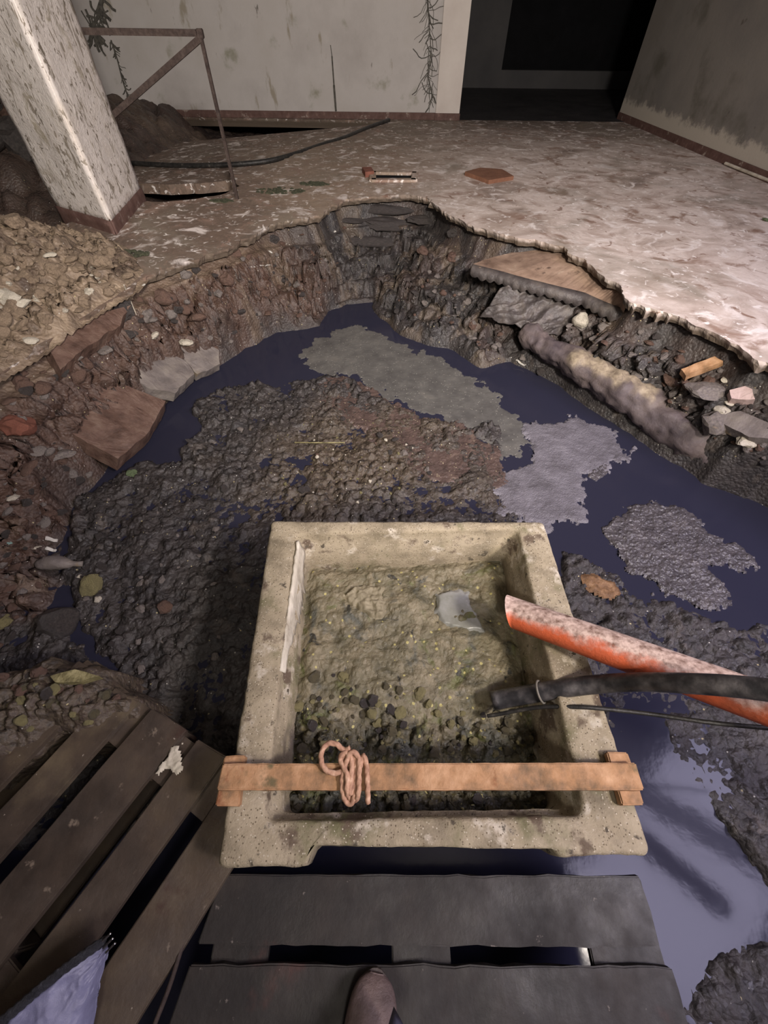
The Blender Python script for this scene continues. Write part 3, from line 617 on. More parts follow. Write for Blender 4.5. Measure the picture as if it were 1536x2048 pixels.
# ------------------------------------------------------------------ floor items
e = empty('drain_opening', U(788, 355)); tag(e, 'rectangular drain mouth with brick edging beyond the pit', 'drain')
c0 = U(788, 355)
def ring(bm):
    P = [p - c0 for p in dr]; cx = sum(P, Vector()) / 4
    for i in range(4):
        a, b = P[i], P[(i + 1) % 4]; d = (b - a).normalized(); n = Vector((-d.y, d.x, 0)); n = n if n.dot(a - cx) > 0 else -n
        vs = [bm.verts.new(q) for q in (a - d * .04, b + d * .04, b + d * .04 + n * .06, a - d * .04 + n * .06)]; vt = [bm.verts.new(v.co + Vector((0, 0, .018))) for v in vs]
        for f in ((0, 1, 2, 3), (0, 1, 5, 4), (1, 2, 6, 5), (2, 3, 7, 6), (3, 0, 4, 7), (7, 6, 5, 4)): bm.faces.new([(vs + vt)[k] for k in f])
one('edging', ring, MT['floor_piece'], e)
def shaft(bm):
    for a in ((-.34, .34, -.3, .3, -.3, -.29), (-.34, -.33, -.3, .3, -.29, -.012), (.33, .34, -.3, .3, -.29, -.012), (-.33, .33, .29, .3, -.29, -.012), (-.33, .33, -.3, -.29, -.29, -.012)): box(bm, *a)
one('shaft_shade', shaft, MT['black'], e)  # shaft sides coloured black to paint the darkness of the hole
one('shaft_far_shade', lambda bm: [box(bm, min(p.x for p in dr) - c0.x - .01, max(p.x for p in dr) - c0.x + .01, max(p.y for p in dr) - c0.y, max(p.y for p in dr) - c0.y + .02, -.28, -.007)], MT['black'], e)  # black strip painting the far side of the shaft dark
pad('drain_cover', [(930, 343), (960, 335), (1004, 338), (1028, 352), (978, 360)], 0, .03, MT['rust_cover'], 'loose rusty square cover plate lying on floor near the drain', 'cover plate', .002, 2)
pad('brick_fragment', [(724, 334), (742, 333), (748, 342), (730, 344)], 0, .04, MT['brick'], 'small red brick fragment left of the drain mouth', 'brick', .004, 3)
tube('white_conduit', [U(1450, 326, .02), U(1500, 346, .02), U(1600, 385, .02)], .012, MT['pale_rock']); o = bpy.data.objects['white_conduit']; tag(o, 'thin white tube lying along foot of right wall', 'tube')
sunk = lambda a, b, z: U(a, b, z)
def on_sunk(a, b):
    p = U(a, b, 0)
    for _ in range(4): p = U(a, b, SUNK(p) + .025)
    return p
o = tube('black_hose', [U(778, 240, .02)] + [on_sunk(a, b) for a, b in [(735, 256), (690, 275), (640, 291), (590, 308), (540, 321), (480, 328), (400, 331), (330, 330), (262, 326)]], .022, MT['cable']); tag(o, 'long thin black hose curving across the sunken floor by back wall', 'hose')

# ------------------------------------------------------------------ rocks
def rock_mesh(name, sd, sq=(1, 1, .6), sub=3, amp=.12, planes=9):
    rnd = random.Random(sd); bm = bmesh.new(); bmesh.ops.create_icosphere(bm, subdivisions=sub, radius=1)
    ns = []
    for _ in range(planes):
        v = Vector((rnd.gauss(0, 1), rnd.gauss(0, 1), rnd.gauss(0, 1))).normalized(); ns.append((v, rnd.uniform(.55, .9)))
    for v in bm.verts:
        d = v.co.normalized(); r = 1.05
        for n, k in ns:
            q = n.dot(d)
            if q > .05: r = min(r, k / q)
        p = d * 1.7 + Vector((sd * 3.1, 0, 0)); r += amp * (mn.noise(p) + .6 * mn.noise(p * 2.3) + .4 * mn.noise(p * 5))
        v.co = Vector((d.x * r * sq[0], d.y * r * sq[1], d.z * r * sq[2]))
    me = bpy.data.meshes.new(name); bm.to_mesh(me); bm.free()
    me.polygons.foreach_set('use_smooth', [planes > 20] * len(me.polygons)); return me
ROCKS = [rock_mesh('rock', 100 + k, sq, 3, a) for k, (sq, a) in enumerate([((1, .8, .6), .1), ((1, .7, .45), .12), ((1, .9, .7), .16), ((1, .55, .4), .1), ((1, .85, .35), .12), ((.9, .9, .8), .2)])]
LUMPS = [rock_mesh('lump', 200 + k, (1, .85, .7), 2, .35, 4) for k in range(4)]
MESHC = {}
def stone(name, px, py, size, mat, label, cat='stone', group=None, kindmesh=None, off=None, rot=None, scale=(1, 1, 1), at=None, sd=None):
    rnd = random.Random(sd if sd is not None else int(px * 31 + py * 17))
    src = (ROCKS if kindmesh is None else kindmesh); src = src[rnd.randrange(len(src))]
    key = (src.name, mat)
    if key not in MESHC:
        me = src.copy(); me.name = name; me.materials.clear(); me.materials.append(MT[mat]); MESHC[key] = me
    o = bpy.data.objects.new(name, MESHC[key]); COL.objects.link(o)
    p = at if at is not None else T(px, py)
    s = size; o.scale = (s * scale[0], s * scale[1], s * scale[2]); o.location = p + Vector((0, 0, s * (.25 if off is None else off)))
    o.rotation_euler = rot if rot else (rnd.uniform(-.35, .35), rnd.uniform(-.35, .35), rnd.uniform(0, 6.28))
    tag(o, label, cat, group); return o
# unique stones: px, py, half size, material, label
for a in [
 (30, 400 + 52, .11, 'clay_rock', 'large tan clay boulder at left edge behind the heap'),
 (170, 525, .075, 'clay_rock', 'squarish tan clay block on the heap below the column'),
 (205, 532, .06, 'clay_rock', 'pointed tan clay block right of the squarish one'),
 (20, 600, .06, 'pale_rock', 'pale yellowish stone low on the heap at the left edge'),
 (110, 545, .055, 'clay_rock', 'flat tan clay piece on the middle of the heap'),
 (250, 622, .07, 'dark_rock', 'dark rounded stone just below the tip of the heap'),
 (262, 672, .06, 'dark_rock', 'dark green black stone half buried under the left lip'),
 (215, 705, .055, 'grey_rock', 'grey upright stone leaning on brown clay bank'),
 (310, 675, .045, 'pale_rock', 'pale whitish stone on the clay bank under the dead twig'),
 (372, 688, .055, 'pale_rock', 'flat whitish limestone flake above the grey slabs'),
 (455, 560, .06, 'brown_rock', 'brown clod under the lip left of the white shard'),
 (395, 640, .07, 'brown_rock', 'brown angular clod on the upper left bank'),
 (330, 600, .07, 'brown_rock', 'reddish brown clod just under the left lip'),
 (40, 860, .075, 'brick', 'reddish brick lump on the left bank near frame edge'),
 (75, 905, .04, 'grey_rock', 'small rounded grey stone below the reddish brick lump'),
 (130, 915, .065, 'grey_rock', 'rounded wet grey stone at the foot of brown clay slab'),
 (28, 998, .035, 'pale_rock', 'small crusty tan stone at left edge of the bank'),
 (60, 940, .05, 'brown_rock', 'brown cobble above the small crusty tan stone'),
 (185, 1172, .06, 'yellow_lump', 'crusty yellow brown lump on dark mud left of the trough'),
 (196, 1200, .018, 'pale_rock', 'small pale pebble touching the crusty yellow brown lump'),
 (160, 1155, .014, 'pale_rock', 'tiny pale pebble above the crusty yellow brown lump'),
 (332, 1215, .035, 'brown_rock', 'small brown cobble in the black mud left of trough'),
 (12, 1245, .035, 'yellow_lump', 'olive yellow stone at the left edge above the pallet'),
 (120, 1250, .09, 'dark_rock', 'big dark wet rock above the dirt mound on pallet'),
 (1402, 790, .10, 'grey_rock', 'large grey angular rock below the broken plank on right bank'),
 (1345, 770, .09, 'brown_rock', 'brownish gritty rock left of the large grey angular rock'),
 (1438, 822, .055, 'pale_rock', 'pale mottled stone under the pinkish brick piece'),
 (1455, 808, .03, 'pale_rock', 'small pale stone just below the pinkish brick piece'),
 (1447, 762, .022, 'pale_rock', 'little pale pebble left above the pinkish brick piece'),
 (1425, 850, .10, 'grey_rock', 'grey stone with white flecks low on right bank'),
 (1490, 885, .07, 'pale_rock', 'pale crumbling stone at the right bank foot'),
 (1160, 645, .07, 'pale_rock', 'gritty pale conglomerate stone below the hanging sheet'),
 (1045, 718, .035, 'grey_rock', 'grey flake at the waterline of the right bank'),
 (1080, 745, .04, 'dark_rock', 'dark stone at the waterline right of the grey flake'),
 (845, 505, .05, 'brown_rock', 'knobbly brown stone in the back of the pit'),
 (905, 520, .06, 'brown_rock', 'glistening brown stone left of the fallen floor piece'),
(905, 470, .05, 'dark_rock', 'dark stone wedged under the far lip right of the ledges'),
 (1450, 1835, .035, 'dark_rock', 'black stone poking out of water beside the front pallet'),
 (1370, 1770, .04, 'dark_rock', 'long black stone in the violet water near front pallet'),
 (265, 948, .03, 'green_bit', 'round olive green stone where black mud meets the left bank'),
 ]: stone('stone', *a)
for k, (x, y, s_, l) in enumerate([(765, 418, .10, 'uppermost long dark rock ledge under the far lip'), (775, 448, .12, 'middle long dark rock ledge under the far lip'), (745, 482, .11, 'lowest long dark rock ledge under the far lip'), (850, 440, .08, 'short dark ledge right of the long ledges under far lip'), (700, 440, .08, 'short dark ledge left of the long ledges under far lip')]):
    stone('rock_ledge', x, y, s_, 'dark_rock', l, 'rock', None, off=0, rot=(.1, .05, .04 * k), scale=(2.6, .8, .55), sd=70 + k)
# plates of stone lying on banks
def plate(name, px, mat, label, cat, th=.05, off=.02, sd=0, flat=False, zoff=None):
    off += .012; th += .02
    P = [T(a, b) for a, b in px]; c = sum(P, Vector()) / len(P)
    A = np.array([[p.x - c.x, p.y - c.y, 1] for p in P]); s, *_ = np.linalg.lstsq(A, np.array([p.z for p in P]), rcond=None)
    g = math.hypot(s[0], s[1]); s = [s[0] * min(1, .7 / (g + 1e-6)), s[1] * min(1, .7 / (g + 1e-6)), s[2]]
    n0 = Vector((-s[0], -s[1], 1)); Q = []
    for a, b in px:
        d = ray(a, b); k_ = n0.dot(c + Vector((0, 0, off)) - Vector((0, 0, CAMZ))) / n0.dot(d); Q.append(Vector((0, 0, CAMZ)) + d * k_)
    P = Q
    P = densify(P + [P[0]], .02, .01, sd)[:-1]; nrm = Vector((-s[0], -s[1], 1)).normalized()
    bm = bmesh.new(); top = [bm.verts.new(p) for p in P]; bot = [bm.verts.new(p - nrm * th + (p - c) * .05) for p in P]; n = len(P)
    bm.faces.new(top); bm.faces.new(bot[::-1])
    for i in range(n): bm.faces.new((top[i], top[(i + 1) % n], bot[(i + 1) % n], bot[i]))
    bmesh.ops.triangulate(bm, faces=[x for x in bm.faces if len(x.verts) > 4]); subdiv_long(bm, .05); rough(bm, .008, 12, sd)
    return tag(frombm(name, bm, mat), label, cat)
plate('stone_slab', [(248, 742), (262, 716), (330, 705), (372, 720), (388, 748), (350, 785), (300, 778)], MT['grey_rock'], 'smooth grey flat slab with tan patch on left bank', 'stone slab', .06, .03, 1)
plate('stone_slab', [(345, 690), (400, 680), (438, 700), (440, 728), (395, 748), (378, 730)], MT['grey_rock'], 'smaller grey flat slab touching the water on left bank', 'stone slab', .05, .025, 2)
plate('clay_slab', [(96, 800), (170, 752), (225, 760), (332, 802), (300, 862), (236, 918), (175, 885), (120, 850)], MT['brown_rock'], 'large smooth brown clay slab sloping into dark water', 'clay slab', .08, .035, 3)
plate('clay_slab', [(96, 690), (180, 630), (262, 610), (240, 650), (180, 690), (120, 740)], MT['brown_rock'], 'brown clay ledge under the tip of the heap', 'clay slab', .06, .03, 4)
plate('stone_slab', [(1425, 835), (1480, 822), (1550, 850), (1560, 880), (1500, 872)], MT['grey_rock'], 'flat layered grey slab at the right edge of bank', 'stone slab', .05, .03, 5)
plate('pinkish_brick', [(1460, 780), (1478, 775), (1490, 772), (1506, 778), (1512, 800), (1490, 802), (1462, 797)], MT['pale_pink_rock'], 'pinkish pale brick fragment on the right bank', 'brick', .04, .04, 6)
plate('broken_plank', [(1362, 738), (1430, 712), (1446, 722), (1371, 752)], MT['batten'], 'short broken brown plank under the right lip', 'plank', .025, .06, 7)
# collections of similar stones
SIMILAR = []
COLW = {'clay_rock': 'tan', 'pale_rock': 'pale', 'brown_rock': 'brown', 'dark_rock': 'blackish', 'grey_rock': 'grey', 'yellow_lump': 'yellowish', 'mud_lump': 'olive'}
def scatter(name, poly, n, smin, smax, mats, what, group, cat='clod', lumps=False, sd=5, at=None):
    rnd = random.Random(sd); P = [(float(a), float(b)) for a, b in poly]; xs = [p[0] for p in P]; ys = [p[1] for p in P]; k = 0; tries = 0
    while k < n and tries < n * 40:
        tries += 1; x, y = rnd.uniform(min(xs), max(xs)), rnd.uniform(min(ys), max(ys))
        if sdf(np.array([x]), np.array([y]), P)[0] <= 0: continue
        s = smin + (smax - smin) * rnd.random() ** 2.2; m = rnd.choice(mats)
        o = stone(name, x, y, s, m, what, cat, group, LUMPS if lumps else None, sd=rnd.randrange(10 ** 6), at=at(x, y) if at else None); k += 1
        SIMILAR.append((o, x, y, s > (smin + smax) / 2, COLW[m], what, group))
MARKS = [(170, 525, 'squarish tan block'), (60, 600, 'yellowish heap stone'), (90, 655, 'white heap edge'), (232, 440, 'column foot'), (262, 590, 'dead twig'), (310, 675, 'whitish bank stone'), (300, 750, 'big grey slab'), (400, 715, 'small grey slab'), (210, 830, 'brown clay slab'),
    (520, 535, 'white shard'), (395, 640, 'angular brown clod'), (719, 521, 'yellow pebble'), (620, 600, 'far waterline'), (40, 860, 'reddish brick lump'), (130, 915, 'rounded grey stone'), (28, 998, 'crusty tan stone'), (105, 1085, 'striped white scrap'), (125, 1132, 'crumpled bottle'), (185, 1172, 'crusty yellow lump'),
    (120, 1250, 'big wet rock'), (265, 948, 'green stone'), (332, 1215, 'small brown cobble'), (640, 888, 'yellow straw'), (720, 1030, 'rear trough rim'), (540, 1050, 'rear left trough corner'), (490, 1300, 'left trough rim'), (845, 505, 'knobbly brown stone'), (905, 520, 'glistening stone'), (1160, 645, 'pale conglomerate stone'),
    (1400, 780, 'big angular rock'), (1400, 730, 'broken plank'), (1486, 788, 'pinkish brick'), (1425, 850, 'white flecked stone'), (1490, 885, 'crumbling pale stone'), (1200, 745, 'mud coated pipe'), (1045, 718, 'grey waterline flake'), (1100, 590, 'torn membrane'), (800, 1425, 'round pale pebble'), (1082, 1384, 'cable tie'), (700, 1500, 'rope coil'), (990, 1508, 'small yellow pebble'),
    (470, 1520, 'left end block'), (1240, 1520, 'right end block'), (880, 1535, 'middle of the bar'), (600, 1080, 'trough mud'), (155, 1350, 'olive flake'), (230, 1440, 'pallet board end')]
def finish_labels():
    seen = {}
    ordn = ['', ', second nearest', ', third nearest', ', fourth nearest', ', fifth nearest', ', sixth nearest', ', seventh nearest', ', eighth nearest', ', ninth nearest', ', tenth nearest', ', eleventh nearest', ', twelfth nearest', ', thirteenth nearest', ', fourteenth nearest', ', fifteenth nearest']
    for rec in SIMILAR:
        o, x, y, big, col, what, group = rec
        m = min(MARKS, key=lambda q: (q[0] - x) ** 2 + (q[1] - y) ** 2); dx, dy = x - m[0], y - m[1]
        side = ('right of' if dx > 0 else 'left of') if abs(dx) > abs(dy) else ('below' if dy > 0 else 'above')
        if abs(dx) > 12 and abs(dy) > 12 and .5 < abs(dx / dy) < 2: side = ('below' if dy > 0 else 'above') + (' right of' if dx > 0 else ' left of')
        seen.setdefault((('larger' if big else 'small') + ' ' + col + ' ' + what, side + ' the ' + m[2]), []).append((dx * dx + dy * dy, o, group))
    for (a, b), L in seen.items():
        L.sort(key=lambda r: r[0])
        for k, (_, o, g_) in enumerate(L): o['label'] = a + ' ' + b + ordn[min(k, 14)]
scatter('clay_clod', [(0, 480), (120, 490), (250, 510), (270, 560), (180, 610), (60, 700), (0, 730)], 110, .014, .05, ['clay_rock', 'clay_rock', 'clay_rock', 'clay_rock', 'clay_rock', 'pale_rock'], 'loose heap clod', 'loose clods of the clay heap')
scatter('bank_clod', [(0, 770), (120, 700), (260, 600), (420, 530), (540, 480), (700, 450), (720, 580), (600, 640), (430, 700), (320, 700), (200, 740), (90, 800), (0, 960)], 130, .014, .05, ['brown_rock', 'brown_rock', 'dark_rock', 'grey_rock'], 'left bank clod', 'clods of the left bank', sd=8)
scatter('bank_clod', [(0, 960), (100, 880), (200, 930), (130, 1060), (100, 1200), (60, 1300), (0, 1300)], 60, .01, .035, ['brown_rock', 'dark_rock', 'grey_rock'], 'wet clod', 'clods of the low left bank', sd=9)
scatter('bank_clod', [(780, 590), (860, 530), (960, 560), (1050, 600), (1020, 700), (900, 690), (800, 660)], 50, .012, .04, ['brown_rock', 'dark_rock', 'grey_rock'], 'back mound clod', 'clods of the back right mound', sd=10)
scatter('bank_clod', [(1120, 600), (1250, 640), (1400, 700), (1536, 800), (1536, 940), (1440, 900), (1300, 770), (1150, 690)], 90, .012, .045, ['grey_rock', 'dark_rock', 'brown_rock', 'grey_rock'], 'right bank clod', 'clods of the right bank', sd=11)
scatter('pebble', [(1270, 730), (1330, 740), (1400, 800), (1360, 830), (1290, 770)], 18, .005, .011, ['pale_rock'], 'grit pebble', 'pebbles of the right bank', 'pebble', sd=12)
scatter('muck_clod', [(300, 930), (420, 800), (640, 780), (1000, 950), (1000, 1020), (540, 1030), (480, 1300), (400, 1450), (250, 1330), (150, 1180), (180, 1010)], 150, .008, .026, ['dark_rock', 'dark_rock', 'dark_rock', 'grey_rock'], 'wet lump in muck', 'lumps in the pit muck', sd=13)
scatter('muck_crumb', [(520, 860), (760, 830), (900, 880), (950, 960), (720, 1010), (520, 960)], 70, .004, .013, ['yellow_lump', 'yellow_lump', 'pale_rock', 'brown_rock'], 'crumb in muck', 'yellowish crumbs in the muck', 'crumb', lumps=True, sd=14)
_r15 = random.Random(15)
for k in range(10):
    px, py = [(20, 245), (62, 262), (8, 300), (48, 318), (92, 330), (22, 362), (70, 372), (100, 395), (12, 215), (40, 410), (290, 285)][k]
    q = U(px, py, -.15 + .06 * (py < 300)); q.y = min(q.y, YB - .35); q.z = max(q.z - .05, float(g2(np.array([q.x]), np.array([q.y]))[0]))
    word = ['upper broad', 'upper right', 'wide flat', 'middle', 'rightmost', 'lower left', 'lower middle', 'lowest right', 'topmost', 'lowest', ''][k]
    stone('boulder', px, py, _r15.uniform(.14, .24), ['brown_rock', 'dark_rock'][k % 2], (word + ' dark boulder in the collapsed ground left of the column') if word else 'dark boulder right of the column under the back wall', 'boulder', 'boulders of the collapsed ground', at=q, sd=k)
# litter
def shard(name, a, b, w, mat, label, cat, th=.004, zo=.012):
    p, q = T(*a, zo), T(*b, zo); d = (q - p).normalized(); n = d.cross(Vector((0, 0, 1))).normalized() * w
    rnd = random.Random(a[0]); bm = bmesh.new(); pts = []
    for k in range(7):
        t = k / 6; c = p.lerp(q, t) + Vector((0, 0, rnd.uniform(-.004, .006))); ww = n * (1 - .6 * abs(t - .4)) * rnd.uniform(.7, 1.2)
        pts.append([bm.verts.new(c + ww), bm.verts.new(c - ww + Vector((0, 0, .002))), bm.verts.new(c - ww - Vector((0, 0, th))), bm.verts.new(c + ww - Vector((0, 0, th)))])
    for k in range(6):
        for j in range(4): bm.faces.new((pts[k][j], pts[k][(j + 1) % 4], pts[k + 1][(j + 1) % 4], pts[k + 1][j]))
    bm.faces.new(pts[0][::-1]); bm.faces.new(pts[6])
    return tag(frombm(name, bm, MT[mat]), label, cat)
shard('white_shard', (502, 537), (542, 532), .010, 'white_bit', 'thin white shard under the lip on the left bank', 'shard')
stone('white_scrap', 541, 505, .02, 'white_bit', 'small white scrap stuck just under the left lip', 'litter')
stone('white_scrap', 288, 571, .012, 'white_bit', 'tiny white scrap at the upper end of dead twig', 'litter')
stone('white_scrap', 670, 464, .012, 'white_bit', 'tiny white scrap in the shadow of the far bank', 'litter')
stone('yellow_pebble', 719, 521, .014, 'yellow_lump', 'little yellow pebble on the far bank', 'pebble')
shard('white_scrap', (95, 1080), (118, 1084), .012, 'white_bit', 'white striped scrap above the crumpled grey bottle', 'litter')
shard('white_scrap', (95, 1100), (115, 1104), .010, 'white_bit', 'white scrap touching the neck side of the grey bottle', 'litter')
shard('white_scrap', (70, 1102), (84, 1094), .007, 'pale_rock', 'cream bar shaped scrap left of the white striped scrap', 'litter')
shard('aqua_scrap', (18, 1090), (28, 1088), .008, 'aqua_bit', 'pale aqua scrap by the left frame edge', 'litter')
shard('white_scrap', (1032, 722), (1050, 734), .012, 'white_bit', 'whitish scrap at the waterline below the mud coated pipe', 'litter')
shard('white_scrap', (1375, 982), (1398, 992), .008, 'foam', 'pale curled scrap floating on blue water at right', 'litter')
stone('green_tuft', 1530, 442, .03, 'green_bit', 'small dark green tuft on the floor at right edge', 'tuft', at=U(1530, 442))
# crumpled bottle
bp, bq = T(78, 1132, .02), T(170, 1132, .018)
o = tube('plastic_bottle', [bp, bp.lerp(bq, .15), bp.lerp(bq, .45) + Vector((0, .004, .006)), bp.lerp(bq, .66), bp.lerp(bq, .8), bq], [.016, .028, .034, .024, .012, .011], MT['grey_rock'], seg=18)
bm = bmesh.new(); bm.from_mesh(o.data); rough(bm, .006, 40, 3); bm.to_mesh(o.data); bm.free(); tag(o, 'crumpled muddy grey plastic bottle on the left bank', 'bottle')
tw = T(258, 592, .03); o = tube('dead_twig', [tw + Vector((0, 0, .03)), T(263, 605, .03), T(270, 622, .02), T(275, 634, .012)], [.004, .004, .003, .002], MT['pale_rock'], seg=6); tag(o, 'thin pale dead twig hanging over the left lip', 'twig')
o = tube('straw', [T(590, 888, .012), T(640, 889, .014), T(690, 888, .012)], .004, MT['yellow_lump'], seg=6); tag(o, 'long yellowish straw lying across the muck behind trough', 'straw')
# moss on rubble
for (x, y, s, l) in [(255, 510, .10, 'dark mossy crumbs beside the foot of column'), (560, 382, .16, 'dark mossy clump near the foot of metal post'), (630, 368, .10, 'smaller mossy clump between metal post and drain'), (445, 402, .07, 'little mossy clump left of the metal post foot')]:
    c = U(x, y); bm = bmesh.new(); rnd = random.Random(x)
    for k in range(70):
        a, r = rnd.uniform(0, 6.28), rnd.random() ** .7; q = Vector((c.x + math.cos(a) * r * s * 1.3, c.y + math.sin(a) * r * s * .6, float(ground_h(np.array([c.x]), np.array([c.y]))[0]) * (1 if r < .5 else .5)))
        bmesh.ops.create_icosphere(bm, subdivisions=1, radius=rnd.uniform(.006, .022), matrix=Matrix.Translation(q) @ Matrix.Diagonal((1.3, 1, .6, 1)))
    tag(frombm('moss_clump', bm, MT['moss']), l, 'moss', kind='stuff')

# ------------------------------------------------------------------ fallen floor piece with torn membrane, sheet, mud-coated pipe
def fallen():
    hi = [(1118, 494), (1150, 513), (1190, 538), (1235, 575), (1256, 604)]; lo = [(1250, 618), (1215, 606), (1170, 585), (1110, 570), (1050, 556), (1000, 542), (958, 535), (945, 528), (985, 514), (1040, 500), (1085, 492)]
    P = [U(a, b, -.055) for a, b in hi] + [U(a, b, -.12) for a, b in lo]; n0 = len(P)
    P = densify(P + [P[0]], .02, .012, 31)[:-1]
    bm = bmesh.new(); top = [bm.verts.new(p) for p in P]; bot = [bm.verts.new(p - Vector((0, 0, .05))) for p in P]; n = len(P)
    bm.faces.new(top); bm.faces.new(bot[::-1])
    for i in range(n): bm.faces.new((top[i], top[(i + 1) % n], bot[(i + 1) % n], bot[i]))
    bmesh.ops.triangulate(bm, faces=[x for x in bm.faces if len(x.verts) > 4])
    e = empty('broken_floor_piece', P[0]); tag(e, 'tilted broken piece of floor hanging just under the right lip', 'broken slab')
    o = frombm('slab', bm, MT['tan_piece']); o.location = -P[0]; o.parent = e
    # torn scalloped membrane along its lower edge
    L = [U(a, b, -.125) for a, b in [(945, 532), (1000, 546), (1050, 560), (1110, 575), (1170, 590), (1215, 610), (1250, 624)]]
    Q = densify(L, .008, .004, 5); V = []; Fc = []
    for i, p in enumerate(Q):
        s = .035 + .018 * abs(math.sin(i * .42)) + .012 * mn.noise(p * 20)
        V += [p - P[0] + Vector((-.0, .01, .01)), p - P[0] + Vector((-.012, -.02, -.01)), p - P[0] + Vector((-.016, -.03, -.01 - s))]
    for i in range(len(Q) - 1):
        for j in (0, 1): Fc.append((i * 3 + j, i * 3 + j + 1, i * 3 + j + 4, i * 3 + j + 3))
    m = mesh('torn_membrane', V, Fc, MT['tarp'], e); s = m.modifiers.new('s', 'SOLIDIFY'); s.thickness = .006
fallen()
def sheet():
    # crumpled sheet draping below the fallen piece
    top = [U(a, b, -.19) for a, b in [(1000, 575), (1060, 582), (1120, 592), (1180, 606), (1240, 628)]]
    bot = [U(a, b, -.36) for a, b in [(960, 630), (1040, 655), (1080, 672), (1140, 670), (1200, 690)]]
    n, m = 110, 50; V = []; Fc = []
    for i in range(n):
        u = i / (n - 1) * 4; k = min(3, int(u)); t = u - k; a = top[k].lerp(top[k + 1], t); b = bot[k].lerp(bot[k + 1], t)
        for j in range(m):
            v = j / (m - 1); p = a.lerp(b, v) + Vector((0, 0, -.03 * math.sin(v * 3.14)))
            fold = float(ridge(np.array(i * .055 + v * .8), np.array(v * 1.6), 1.2, 4, 7)); p += Vector((.0, -.022, .03)) * fold * 1.3
            V.append(p)
    for i in range(n - 1):
        for j in range(m - 1): a = i * m + j; Fc.append((a, a + 1, a + m + 1, a + m))
    o = mesh('plastic_sheet', V, Fc, MT['tarp']); s = o.modifiers.new('s', 'SOLIDIFY'); s.thickness = .005
    tag(o, 'crumpled muddy plastic sheet draped below the broken floor piece', 'plastic sheet')
sheet()
def lump():
    C = [U(1050, 662, -.38), U(1115, 705, -.40), U(1200, 755, -.41), U(1290, 812, -.44), U(1380, 878, -.49), U(1500, 955, -.55)]
    o = tube('buried_pipe', C, [.06, .08, .095, .10, .10, .10], MT['pipe_lump'], seg=40)
    bm = bmesh.new(); bm.from_mesh(o.data); subdiv_long(bm, .03); rough(bm, .028, 8, 4); rough(bm, .014, 22, 5); rough(bm, .006, 55, 6); bm.to_mesh(o.data); bm.free()
    co = np.array([v.co[:] for v in o.data.vertices]); A, B = np.array(U(1165, 712, -.32)), np.array(U(1300, 775, -.34)); AB = B - A
    tt = np.clip(((co - A) @ AB) / (AB @ AB), 0, 1); dd = np.linalg.norm(co - A - tt[:, None] * AB, axis=1)
    setattr_(o, 'yellow', sm(.085, .04, dd + .06 * fbm(co[:, 0], co[:, 1], 14, 4, 3)))
    tag(o, 'thick mud coated pipe running along foot of right bank', 'pipe')
lump()

